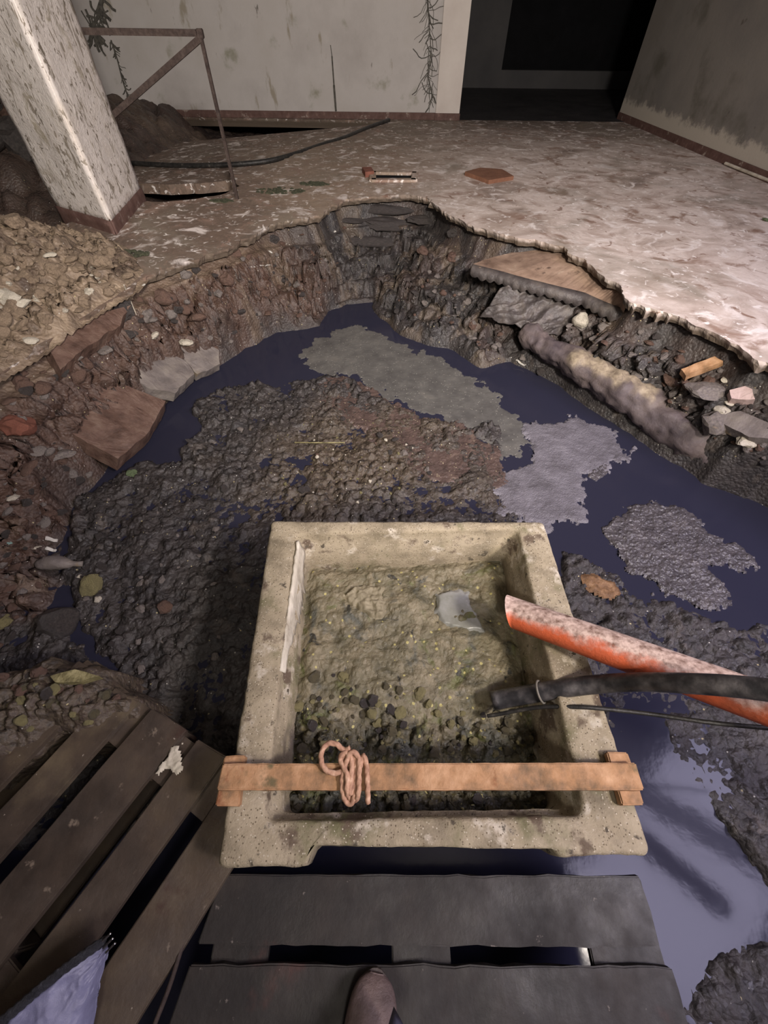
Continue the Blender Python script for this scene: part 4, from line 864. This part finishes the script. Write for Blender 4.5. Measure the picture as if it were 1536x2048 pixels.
# ------------------------------------------------------------------ trough
ZR = -.15
def quad_loop(C, z, rad, n_side=110, n_c=8):
    out = []
    for i in range(4):
        c = C[i]; p = (C[i - 1] - c).normalized(); q = (C[(i + 1) % 4] - c).normalized()
        a, b = c + p * rad, c + q * rad
        for k in range(n_c + 1):
            t = k / n_c; out.append((a.lerp(c, t)).lerp(c.lerp(b, t), t))
        a2 = b; c2 = C[(i + 1) % 4]; b2 = c2 - q * rad
        for k in range(1, n_side): out.append(a2.lerp(b2, k / n_side))
    return [Vector((v.x, v.y, z)) for v in out]
def trough():
    O = [U(432, 1736, ZR), U(1307, 1709, ZR), U(1088, 1042, ZR), U(542, 1040, ZR)]
    I = [U(528, 1642, ZR), U(1172, 1632, ZR), U(1036, 1056, ZR), U(590, 1068, ZR)]
    c = sum(O, Vector()) / 4; cf = Vector((c.x, c.y, ZW - .04))
    e = empty('concrete_trough', cf); tag(e, 'square concrete trough full of grey green mud standing in the pit', 'trough')
    def ins(P, k): return [p + (c - p).normalized() * k for p in P]
    loops = [quad_loop(ins(O, .05), ZW - .04, .03), quad_loop(ins(O, .035), ZR - .14, .025), quad_loop(ins(O, .03), ZR - .11, .022), quad_loop(O, ZR - .085, .02), quad_loop(O, ZR - .045, .02), quad_loop(O, ZR - .012, .02), quad_loop(ins(O, .008), ZR - .002, .02), quad_loop(ins(O, .02), ZR, .02),
             quad_loop(ins(I, -.012), ZR, .03), quad_loop(ins(I, -.003), ZR - .004, .03), quad_loop(ins(I, .002), ZR - .015, .03), quad_loop(ins(I, .006), ZR - .06, .03), quad_loop(ins(I, .022), ZR - .066, .03), quad_loop(ins(I, .03), ZR - .2, .03), quad_loop(ins(I, .04), ZR - .27, .03)]
    xa, xb = U(622, 1700, ZR).x, U(1112, 1700, ZR).x; yn = U(870, 1694, ZR).y
    V = []; n = len(loops[0])
    for li, Lp in enumerate(loops):
        for p in Lp:
            q = p.copy(); amp = .0035
            if li <= 7 and p.y < yn + .01 and xa - .01 < p.x < xb + .01:      # recess in the front rim
                k = float(sm(xa - .008, xa + .008, np.array(p.x)) * sm(xb + .008, xb - .008, np.array(p.x)))
                q.y = p.y * (1 - k) + max(p.y, yn + (0.006 if li == 7 else 0)) * k
            d = Vector((mn.noise(p * 14), mn.noise(p * 14 + Vector((9, 0, 0))), mn.noise(p * 14 + Vector((0, 9, 0))))) * amp + Vector((mn.noise(p * 50), mn.noise(p * 50 + Vector((9, 0, 0))), mn.noise(p * 50 + Vector((0, 9, 0))))) * amp * .5
            V.append(q + d - cf)
    Fc = [tuple(range(n))[::-1], tuple((len(loops) - 1) * n + k for k in range(n))]
    for i in range(len(loops) - 1):
        for k in range(n): a = i * n + k; b = i * n + (k + 1) % n; Fc.append((a, b, b + n, a + n))
    o = mesh('basin', V, Fc, MT['trough'], e)
    bm = bmesh.new(); bm.from_mesh(o.data); bmesh.ops.recalc_face_normals(bm, faces=bm.faces); bm.to_mesh(o.data); bm.free()
    # thin pale strip along the left inner wall
    A, B = U(592, 1085, ZR - .02), U(556, 1345, ZR - .02); V = []; Fc = []; m = 40
    for i in range(m):
        t = i / (m - 1); p = A.lerp(B, t) + Vector((0, 0, .012 * mn.noise(Vector((t * 23, 0, 0))))); w = (.07 + .05 * mn.noise(Vector((t * 17, 5, 0)))) * math.sin(math.pi * min(1, .15 + t)) * (1 + .4 * mn.noise(p * 20)) + .012
        for j in range(5):
            s = j / 4; V.append(p + Vector((.004 + .012 * s + .003 * mn.noise(p * 40 + Vector((0, 0, j))), 0, -w * s * 1.6 + .012)) - cf)
    for i in range(m - 1):
        for j in range(4): a = i * 5 + j; Fc.append((a, a + 1, a + 6, a + 5))
    l = mesh('pale_strip', V, Fc, MT['pale_rock'], o); s = l.modifiers.new('s', 'SOLIDIFY'); s.thickness = .008; l['label'] = 'whitish strip on left inner wall'
    Pi = [(p.x, p.y) for p in ins(I, .028)]; front = U(860, 1480, -.33).y
    def zf(X, Y):
        k = sm(front + .16, front - .02, Y + .08 * fbm(X, Y, 7, 3, 3))
        z = ZR - .175 - .02 * k + .03 * fbm(X, Y, 5, 4, 2) + .012 * fbm(X, Y, 24, 3, 8) + .006 * clods(X, Y, 30, 5) + k * (.03 * clods(X, Y, 22, 9) + .018 * clods(X, Y, 45, 12) - .02)
        return z - .02 * sm(.05, 0, sdf(X, Y, Pi))
    xs = [p[0] for p in Pi]; ys = [p[1] for p in Pi]
    o, V = gridmesh('mud', min(xs) - .02, max(xs) + .02, min(ys) - .02, max(ys) + .02, .006, zf, MT['trough_mud'], keep=lambda X, Y: sdf(X, Y, Pi) > -.012)
    setattr_(o, 'dark', sm(front + .12, front - .03, V[:, 1] + .10 * fbm(V[:, 0], V[:, 1], 7, 4, 3)) * .8 + .1 + .5 * sm(.05, .22, fbm(V[:, 0], V[:, 1], 6, 4, 19)) * sm(front + .3, front, V[:, 1]))
    tag(o, 'grey green mud filling the concrete trough', 'mud', kind='stuff')
    return zf, e
mudz, _te = trough()
def TM(px, py, off=0):
    d = ray(px, py); s = np.linspace(.9, 2.2, 800); g_ = mudz(d.x * s, d.y * s); b = np.nonzero(CAMZ + d.z * s <= g_)[0]; i = b[0]
    return Vector((d.x * s[i], d.y * s[i], float(g_[i]) + off))
scatter('mud_crumb', [(580, 1400), (640, 1345), (820, 1380), (980, 1430), (1110, 1440), (1130, 1518), (560, 1518)], 130, .006, .02, ['yellow_lump', 'yellow_lump', 'mud_lump', 'mud_lump', 'dark_rock'], 'mud crumb', 'crumbs on the trough mud', 'crumb', True, 4, TM)
scatter('mud_crumb', [(545, 1592), (1150, 1592), (1150, 1632), (545, 1634)], 34, .007, .015, ['mud_lump', 'mud_lump', 'dark_rock'], 'crumb before the bar', 'crumbs in front of the bar', 'crumb', True, 41, TM)
stone('pale_pebble', 800, 1425, .022, 'yellow_lump', 'round flat pale yellow pebble on the trough mud', 'pebble', at=TM(800, 1425), rot=(0, 0, 0), scale=(1, 1, .5))
stone('pale_pebble', 990, 1510, .012, 'yellow_lump', 'small yellow pebble just behind the bar at right', 'pebble', at=TM(990, 1508))
for x, y, s, l in [(565, 1508, .022, 'dark round stone in trough corner behind bar, left one'), (596, 1500, .018, 'dark round stone in trough corner behind bar, right one'), (690, 1384, .014, 'yellow green lump on mud left of the round pebble')]:
    stone('stone', x, y, s, 'mud_lump', l, at=TM(x, y))
# puddle and crumpled scrap on the mud
def on_mud(name, px, mat, label, cat, amp, off, sd, vs=10):
    P = [TM(a, b) for a, b in px]; poly = [(p.x, p.y) for p in P]; zb = sum(p.z for p in P) / len(P)
    def d(X, Y): return sdf(X + .03 * fbm(X, Y, 16, 3, sd), Y + .03 * fbm(X, Y, 16, 3, sd + 4), poly)
    o, V = gridmesh(name, min(p[0] for p in poly) - .02, max(p[0] for p in poly) + .02, min(p[1] for p in poly) - .02, max(p[1] for p in poly) + .02, .004,
        lambda X, Y: (mudz(X, Y) if amp else X * 0 + zb) + off * sm(-.002, .012, d(X, Y)) - .002 + amp * np.abs(ridge(X, Y, vs, 3, sd)) * sm(0, .01, d(X, Y)), mat, keep=lambda X, Y: d(X, Y) > -.003)
    return tag(o, label, cat)
MT['puddle'] = material('cloudy_puddle', [(.3, (118, 118, 108)), (.6, (146, 146, 142)), (.75, (158, 160, 160))], 14, (.12, .3), .1, 30, spec=.6)
MT['rag'] = material('muddy_rag', [(.3, (112, 104, 82)), (.7, (156, 146, 122))], 20, (.6, .8), .4, 90)
on_mud('puddle', [(868, 1192), (905, 1180), (938, 1186), (950, 1215), (975, 1262), (930, 1262), (885, 1250), (870, 1222)], MT['puddle'], 'cloudy grey puddle on the trough mud', 'puddle', .0, .012, 3)
on_mud('rag', [(678, 1190), (720, 1172), (768, 1178), (778, 1205), (760, 1232), (735, 1222), (700, 1215)], MT['rag'], 'crumpled muddy rag on the trough mud left of puddle', 'rag', .016, .012, 6, 26)
# bar
def bar():
    A = [U(445, 1527, -.10), U(1272, 1525, -.10), U(1290, 1580, -.10), U(432, 1580, -.10)]
    c = (A[0] + A[2]) / 2; c.z = ZR; e = empty('timber_bar', c); tag(e, 'orange brown timber bar laid across the trough near its front', 'timber bar')
    def slab(name, P, z0, z1, mat, amp=.002):
        bm = bmesh.new(); vs = [bm.verts.new(Vector((p.x, p.y, z)) - c) for z in (z0, z1) for p in P]
        for f in ((3, 2, 1, 0), (4, 5, 6, 7), (0, 1, 5, 4), (1, 2, 6, 5), (2, 3, 7, 6), (3, 0, 4, 7)): bm.faces.new([vs[i] for i in f])
        bmesh.ops.recalc_face_normals(bm, faces=bm.faces); bmesh.ops.bevel(bm, geom=list(bm.edges), offset=.003, segments=2, affect='EDGES'); subdiv_long(bm, .03); rough(bm, amp, 40, 3)
        return frombm(name, bm, mat, e)
    slab('bar', A[::-1], -.124, -.10, MT['batten'])
    zt = -.124
    slab('end_block', [U(430, 1612, zt), U(478, 1612, zt), U(490, 1510, zt), U(448, 1512, zt)], ZR + .002, zt, MT['batten'])
    slab('end_block', [U(1245, 1610, zt), U(1290, 1610, zt), U(1256, 1504, zt), U(1214, 1504, zt)], ZR + .002, zt, MT['batten'])
bar()
def rope():
    zt = -.092; pts = []
    # ring loop, then long loops wrapped over the bar
    ringp = [(700, 1496, .02), (688, 1500, .015), (672, 1488, .02), (655, 1488, .02), (643, 1505, .02), (644, 1528, .006), (655, 1542, .004), (672, 1546, .004), (686, 1540, .004)]
    pts += [U(a, b, zt + h) for a, b, h in ringp]
    def loop(x, w, ztop, ybot, ph):
        return [U(x - w, 1520, zt + .006 + ph), U(x - w * .6, 1508, zt + .012 + ph), U(x + w * .2, 1505, zt + .014 + ph), U(x + w, 1518, zt + .008 + ph), U(x + w, 1550, zt + .005 + ph), U(x + w * .9, 1585, zt - .004 + ph), U(x + w * .4, ybot, zt - .02), U(x - w * .5, ybot - 4, zt - .02), U(x - w, 1580, zt - .002 + ph), U(x - w, 1550, zt + .004 + ph)]
    pts += loop(698, 13, 0, 1606, .0) + loop(706, 12, 0, 1600, .008) + loop(692, 11, 0, 1596, .004)[:6]
    pts += [U(724, 1520, zt + .008), U(727, 1512, zt + .012), U(733, 1530, zt + .006), U(735, 1570, zt + .004), U(736, 1606, zt - .02)]
    o = tube('rope', [Vector(p) for p in pts], .0062, MT['rope'], seg=12, strands=3, pitch=110)
    tag(o, 'pinkish brown twisted rope coiled around the timber bar', 'rope')
rope()
# ------------------------------------------------------------------ orange pipe, hose, cable
def orange_pipe():
    p0, p1 = U(1020, 1223, CAMZ - 1.20 - .0), U(1510, 1400, CAMZ - 1.0)
    d = p1 - p0; end = p0 + d * 2.6; R0, R1 = .047, .042; ax = d.normalized(); n = ax.orthogonal().normalized()
    up_ = Vector((0, 0, 1)); n = (up_ - ax * up_.dot(ax)).normalized(); b = ax.cross(n); V = []; Fc = []; seg = 48; m = 60; dirt = []
    L = (end - p0).length
    for R in (R0, R1):
        for i in range(m):
            for k in range(seg):
                a = 2 * math.pi * k / seg; q = n * math.cos(a) + b * math.sin(a); cut = -.012 * math.cos(a) + .018 * math.sin(a) if i == 0 else 0
                V.append(p0 + ax * (L * i / (m - 1) + cut) + q * R - p0)
                tt = i / (m - 1); dirt.append(.42 + .46 * math.cos(a + .95) + .12 * mn.noise(Vector((tt * 9, 0, 0))))
    for i in range(m - 1):
        for k in range(seg):
            a, b2 = i * seg + k, i * seg + (k + 1) % seg; Fc.append((a, b2, b2 + seg, a + seg)); o_ = m * seg; Fc.append((o_ + a, o_ + a + seg, o_ + b2 + seg, o_ + b2))
    for i in (0, m - 1):
        for k in range(seg): a, b2 = i * seg + k, i * seg + (k + 1) % seg; Fc.append((a, b2, m * seg + b2, m * seg + a))
    o = mesh('orange_pipe', V, Fc, MT['pipe_dirt']); o.location = p0; setattr_(o, 'dirt', dirt)
    tag(o, 'dusty orange plastic pipe with its open end over trough', 'pipe')
orange_pipe()
def H(x, y, h): return U(x, y, CAMZ - h)
hose_pts = [H(985, 1402, 1.325), H(1010, 1397, 1.31), H(1060, 1388, 1.265), H(1130, 1376, 1.2), H(1200, 1368, 1.14), H(1280, 1364, 1.05), H(1360, 1366, .97), H(1450, 1371, .90), H(1536, 1380, .85), H(1640, 1396, .80), H(1800, 1430, .78), H(2100, 1500, .85)]
o = tube('black_hose', hose_pts, [.027, .0265, .026, .025, .024] + [.0225] * (len(hose_pts) - 5), MT['hose'], seg=24); tag(o, 'thick black hose draped over right rim into the trough', 'hose')
hr = hose_pts[0]
cab = [H(975, 1432, 1.335), H(1000, 1428, 1.315), H(1040, 1420, 1.28), H(1086, 1414, 1.24), H(1150, 1414, 1.195), H(1200, 1417, 1.175), H(1300, 1428, 1.16), H(1420, 1445, 1.12), H(1536, 1456, 1.1), H(1700, 1470, 1.1), H(2000, 1500, 1.1)]
o = tube('black_cable', cab, .0055, MT['cable'], seg=10); tag(o, 'thin black cable tied below the thick hose', 'cable')
cc = hose_pts[2].lerp(hose_pts[3], .32) + Vector((0, 0, .002)); axh = (hose_pts[3] - hose_pts[2]).normalized(); nn = axh.orthogonal().normalized(); bb = axh.cross(nn)
o = tube('cable_tie', [cc + (nn * math.cos(a) + bb * math.sin(a)) * .030 for a in [i * math.pi / 8 for i in range(16)]], 0.0034, MT['tie'], seg=6, close=True); tag(o, 'grey tie strapped around thick hose above the mud', 'tie')

# ------------------------------------------------------------------ pallets
def board(name, parent, x0, x1, y0, y1, z0, z1, mat, sd, skew=(0, 0)):
    bm = bmesh.new(); box(bm, x0, x1, y0, y1, z0, z1, .003); subdiv_long(bm, .06)
    for v in bm.verts:
        if abs(v.co.y - y1) < .01: v.co.y += skew[0] * (v.co.x - x0) + .004 * mn.noise(v.co * 40)
        v.co += Vector((.003 * mn.noise(v.co * 6 + Vector((sd, 0, 0))), 0, .0025 * mn.noise(v.co * 9 + Vector((0, sd, 0)))))
    return frombm(name, bm, mat, parent, False)
def left_pallet():
    th = math.radians(60.5 - 90); e = empty('pallet', (0, 0, -.28), th)   # local y runs along the boards
    tag(e, 'old wooden pallet lying askew left of the trough, dirt on its corner', 'pallet')
    # local x = v, local y = u
    for i, (a, b, end) in enumerate([(-1.06, -.940, -.10), (-.890, -.792, -.095), (-.745, -.611, -.082), (-.565, -.463, -.07), (-.412, -.285, -.06)]):
        board('deck_board', e, a, b, -1.25, end, -.022, 0, MT['plank'], i, (.1 if i < 4 else -1.15, 0))
    for y0, y1 in ((-.205, -.085), (-.70, -.60), (-1.2, -1.1)):
        bm = bmesh.new(); box(bm, -1.06, -.33, y0, y1, -.044, -.0225, .003); frombm('stringer_board', bm, MT['plank'], e)
        for x in (-1.05, -.74, -.43):
            bm = bmesh.new(); box(bm, x, x + .12, y0 - .01, y1 + .01, -.135, -.0445, .004); frombm('block', bm, MT['plank'], e)
    for x in (-1.05, -.73, -.45):
        bm = bmesh.new(); box(bm, x, x + .10, -1.21, -.08, -.155, -.1355, .003); frombm('skid_board', bm, MT['plank'], e)
left_pallet()
def front_pallet():
    e = empty('pallet', (.13, -.07, -.30), math.radians(.3)); tag(e, 'dark wet wooden pallet in front of the trough where the boot stands', 'pallet')
    x0, x1 = -.515, .515
    for i, (a, b, sk) in enumerate([(-.122, 0, 0), (-.300, -.152, 0), (-.475, -.33, 0), (-.66, -.51, 0)]):
        bm = bmesh.new(); box(bm, x0 - .07 * (i > 0), x1 + .012 * i, a, b, -.022, 0, .003); subdiv_long(bm, .05)
        for v in bm.verts:
            k = .01 * mn.noise(Vector((v.co.y * 60, i, 0)));
            if v.co.x > x1 - .02: v.co.x += k
            if v.co.x < x0 + .02: v.co.x += .22 * (v.co.y - a) - (.0 if i else .03)
            v.co.z += .003 * mn.noise(v.co * 8); v.co.y += .003 * mn.noise(v.co * 12) + (0.004 * mn.noise(v.co * 50))
        frombm('deck_board', bm, MT['plank_dark'], e)
    for a, b in ((-.515, -.385), (-.10, .035), (.36, .525)):
        bm = bmesh.new(); box(bm, a, b, -.66, -.005, -.044, -.0225, .003); frombm('stringer_board', bm, MT['plank_dark'], e)
        for y in (-.13, -.40, -.65):
            bm = bmesh.new(); box(bm, a, b, y, y + .10, -.135, -.0445, .004); frombm('block', bm, MT['plank_dark'], e)
    for y in (-.13, -.40, -.65):
        bm = bmesh.new(); box(bm, -.515, .525, y, y + .10, -.155, -.1355, .003); frombm('skid_board', bm, MT['plank_dark'], e)
front_pallet()
# dirt mound below and on the corner of the left pallet
def mound():
    px = [(-80, 1360), (20, 1338), (80, 1322), (140, 1330), (200, 1345), (205, 1372), (268, 1398), (266, 1425), (222, 1448), (160, 1458), (95, 1462), (60, 1490), (0, 1520), (-100, 1590)]
    P = [U(a, b, -.27) for a, b in px]; poly = [(p.x, p.y) for p in P]
    def d(X, Y): return sdf(X + .03 * fbm(X, Y, 14, 4, 3), Y + .03 * fbm(X, Y, 14, 4, 7), poly)
    def zf(X, Y):
        q = d(X, Y); return -.288 + sm(-.01, .05, q) * (.02 + .03 * clods(X, Y, 18, 4) + .018 * clods(X, Y, 40, 5) + .03 * fbm(X, Y, 9, 4, 6)) + .03 * sm(.02, .12, q) - .25 * sm(-.004, -.05, q)
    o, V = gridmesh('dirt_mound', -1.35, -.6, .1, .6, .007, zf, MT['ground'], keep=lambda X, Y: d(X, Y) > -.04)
    tag(o, 'mound of dirt and yellow crumbs on the corner of left pallet', 'dirt mound', kind='stuff')
    setattr_(o, 'grit', .95 + 0 * V[:, 0]); setattr_(o, 'clay', .4 + 0 * V[:, 0]); setattr_(o, 'tan', 0.0 * V[:, 0])
    rr = random.Random(2)
    for k in range(40):
        x, y = rr.uniform(0, 250), rr.uniform(1350, 1460)
        q = U(x, y, -.25)
        if d(np.array([q.x]), np.array([q.y]))[0] < .01: continue
        q.z = float(zf(np.array([q.x]), np.array([q.y]))[0]); mm = rr.choice(['yellow_lump', 'brown_rock', 'dark_rock', 'mud_lump']); sz = rr.uniform(.006, .02); SIMILAR.append((stone('dirt_clod', x, y, sz, mm, 'clod', 'clod', 'clods on the pallet dirt mound', LUMPS, at=q, sd=k), x, y, sz > .013, COLW[mm], 'clod on dirt mound', ''))
mound()
pad('slate_flake', [(100, 1352), (150, 1338), (198, 1352), (160, 1362), (110, 1364)], -.225, -.20, MT['yellow_lump'], 'flat olive crusted flake on top of the dirt mound', 'flake', .006, 4)
o = tube('stick', [U(382, 1830, -.285), U(362, 1900, -.285), U(338, 1975, -.285), U(308, 2052, -.285), U(290, 2100, -.285)], .005, MT['rust'], seg=8); tag(o, 'thin bent stick lying in the gap between the two pallets', 'stick')
# white lime smear on the left pallet
bmm = on_smear = None
def smear():
    P = [U(a, b, -.279) for a, b in [(300, 1555), (330, 1520), (345, 1500), (345, 1480), (368, 1478), (385, 1500), (372, 1520), (345, 1545), (318, 1562)]]; poly = [(p.x, p.y) for p in P]
    def d(X, Y): return sdf(X + .04 * fbm(X, Y, 22, 5, 3), Y + .04 * fbm(X, Y, 22, 5, 7), poly)
    o, V = gridmesh('lime_smear', min(p[0] for p in poly) - .02, max(p[0] for p in poly) + .02, min(p[1] for p in poly) - .02, max(p[1] for p in poly) + .02, .004, lambda X, Y: -.281 + sm(0, .01, d(X, Y)) * (.004 + .004 * clods(X, Y, 60, 3)), MT['pale_rock'], keep=lambda X, Y: d(X, Y) > 0)
    tag(o, 'whitish smear of lime on the end of left pallet', 'smear')
smear()
# ------------------------------------------------------------------ bluish corner of a waterproof coat with braided edge, bottom left
def coat():
    e = empty('coat_corner', U(60, 2040, -.20)); o0 = e.location.copy(); tag(e, 'bluish white corner of waterproof bag with black braided edge at bottom left', 'coat')
    edge = [U(a, b, z) for a, b, z in [(-160, 2190, -.16), (-60, 2105, -.16), (20, 2040, -.16), (80, 1988, -.165), (140, 1940, -.17), (195, 1900, -.18), (214, 1890, -.19)]]
    low = [U(a, b, z) for a, b, z in [(60, 2500, -.24), (90, 2400, -.24), (120, 2300, -.24), (150, 2200, -.24), (185, 2060, -.235), (200, 1975, -.225), (216, 1900, -.20)]]
    n, m = 90, 40; V = []; Fc = []
    def at(L, u): k = min(len(L) - 2, int(u)); return L[k].lerp(L[k + 1], u - k)
    for i in range(n):
        u = i / (n - 1) * 6
        a, b = at(edge, u), at(low, u)
        for j in range(m):
            v = j / (m - 1); p = a.lerp(b, v); p.z += .03 * math.sin(v * 3.14) * (1 - u / 7) + .010 * float(ridge(np.array(u * .5 + v * .5), np.array(v * 2.2 - u * .3), 1.5, 3, 5))
            V.append(p - o0)
    for i in range(n - 1):
        for j in range(m - 1): a = i * m + j; Fc.append((a, a + 1, a + m + 1, a + m))
    o = mesh('cloth', V, Fc, MT['sheet'], e); s = o.modifiers.new('s', 'SOLIDIFY'); s.thickness = .003
    tube('braided_edge', [p - o0 + Vector((-.004, .006, .004)) for p in edge], .009, MT['braid'], e, 12, strands=3, pitch=160)
    for k, dx in enumerate((0, 9, 18)):
        a = U(200 + dx * .6, 1888 + dx, -.175); b = U(222 + dx * .5, 1866 + dx * 1.1, -.172)
        tube('metal_clip', [a - o0, b - o0], .0022, MT['metal'], e, 8)['label'] = 'shiny steel prong'
coat()
# ------------------------------------------------------------------ boot
def boot():
    c = Vector((-.028, -.385, -.30)); e = empty('boot', c, math.radians(-9)); tag(e, 'toe of a muddy brown boot standing on the front pallet', 'boot')
    # cross sections along y: (y, half width, height, z bottom)
    secs = [(.158, .014, .034, .018), (.150, .034, .046, .012), (.130, .047, .058, .01), (.10, .054, .068, .01), (.05, .056, .080, .01), (0, .046, .10, .01), (-.05, .041, .13, .01), (-.10, .04, .16, .01), (-.14, .036, .12, .01), (-.155, .02, .07, .012)]
    V = []; Fc = []; seg = 24
    for y, w, h, z in secs:
        for k in range(seg):
            a = 2 * math.pi * k / seg; ca, sa = math.cos(a), math.sin(a); V.append(Vector((w * math.copysign(abs(ca) ** .8, ca), y, z + (h - z) * (.5 + .5 * math.copysign(abs(sa) ** .75, sa)))))
    for i in range(len(secs) - 1):
        for k in range(seg): a, b = i * seg + k, i * seg + (k + 1) % seg; Fc.append((a, b, b + seg, a + seg))
    Fc += [tuple(range(seg)), tuple((len(secs) - 1) * seg + k for k in range(seg))[::-1]]
    o = mesh('upper', V, Fc, MT['boot'], e); o.modifiers.new('s', 'SUBSURF').levels = 1
    V = []; Fc = []; n = 40
    for z in (0, .016):
        for k in range(n):
            a = 2 * math.pi * k / n; y = .0 + .163 * math.copysign(abs(math.sin(a)) ** .8, math.sin(a)); w = .052 + .008 * math.sin(a); V.append(Vector((w * math.cos(a), y, z)))
    Fc = [tuple(range(n))[::-1], tuple(range(n, 2 * n))] + [(k, (k + 1) % n, n + (k + 1) % n, n + k) for k in range(n)]
    mesh('sole', V, Fc, MT['sole'], e, False)
    tube('leg_shaft', [(0, -.085, .08), (0, -.095, .18), (0, -.11, .30), (0, -.12, .40)], [.045, .048, .054, .062], MT['boot'], e, 24)
    # pale trouser tip hanging over the instep
    inv = Matrix.Rotation(math.radians(9), 4, 'Z')
    V = [inv @ (U(a, b, z) - c) for a, b, z in [(766, 2090, -.13), (787, 2014, -.15), (826, 2090, -.15), (800, 2300, -.02), (796, 2070, -.125)]]
    m = mesh('trouser_tip', V, [(0, 1, 4), (4, 1, 2), (0, 4, 3), (4, 2, 3)], MT['sheet'], e); s = m.modifiers.new('s', 'SOLIDIFY'); s.thickness = .002; m['label'] = 'pale bluish trouser tip over the instep'
boot()
finish_labels()
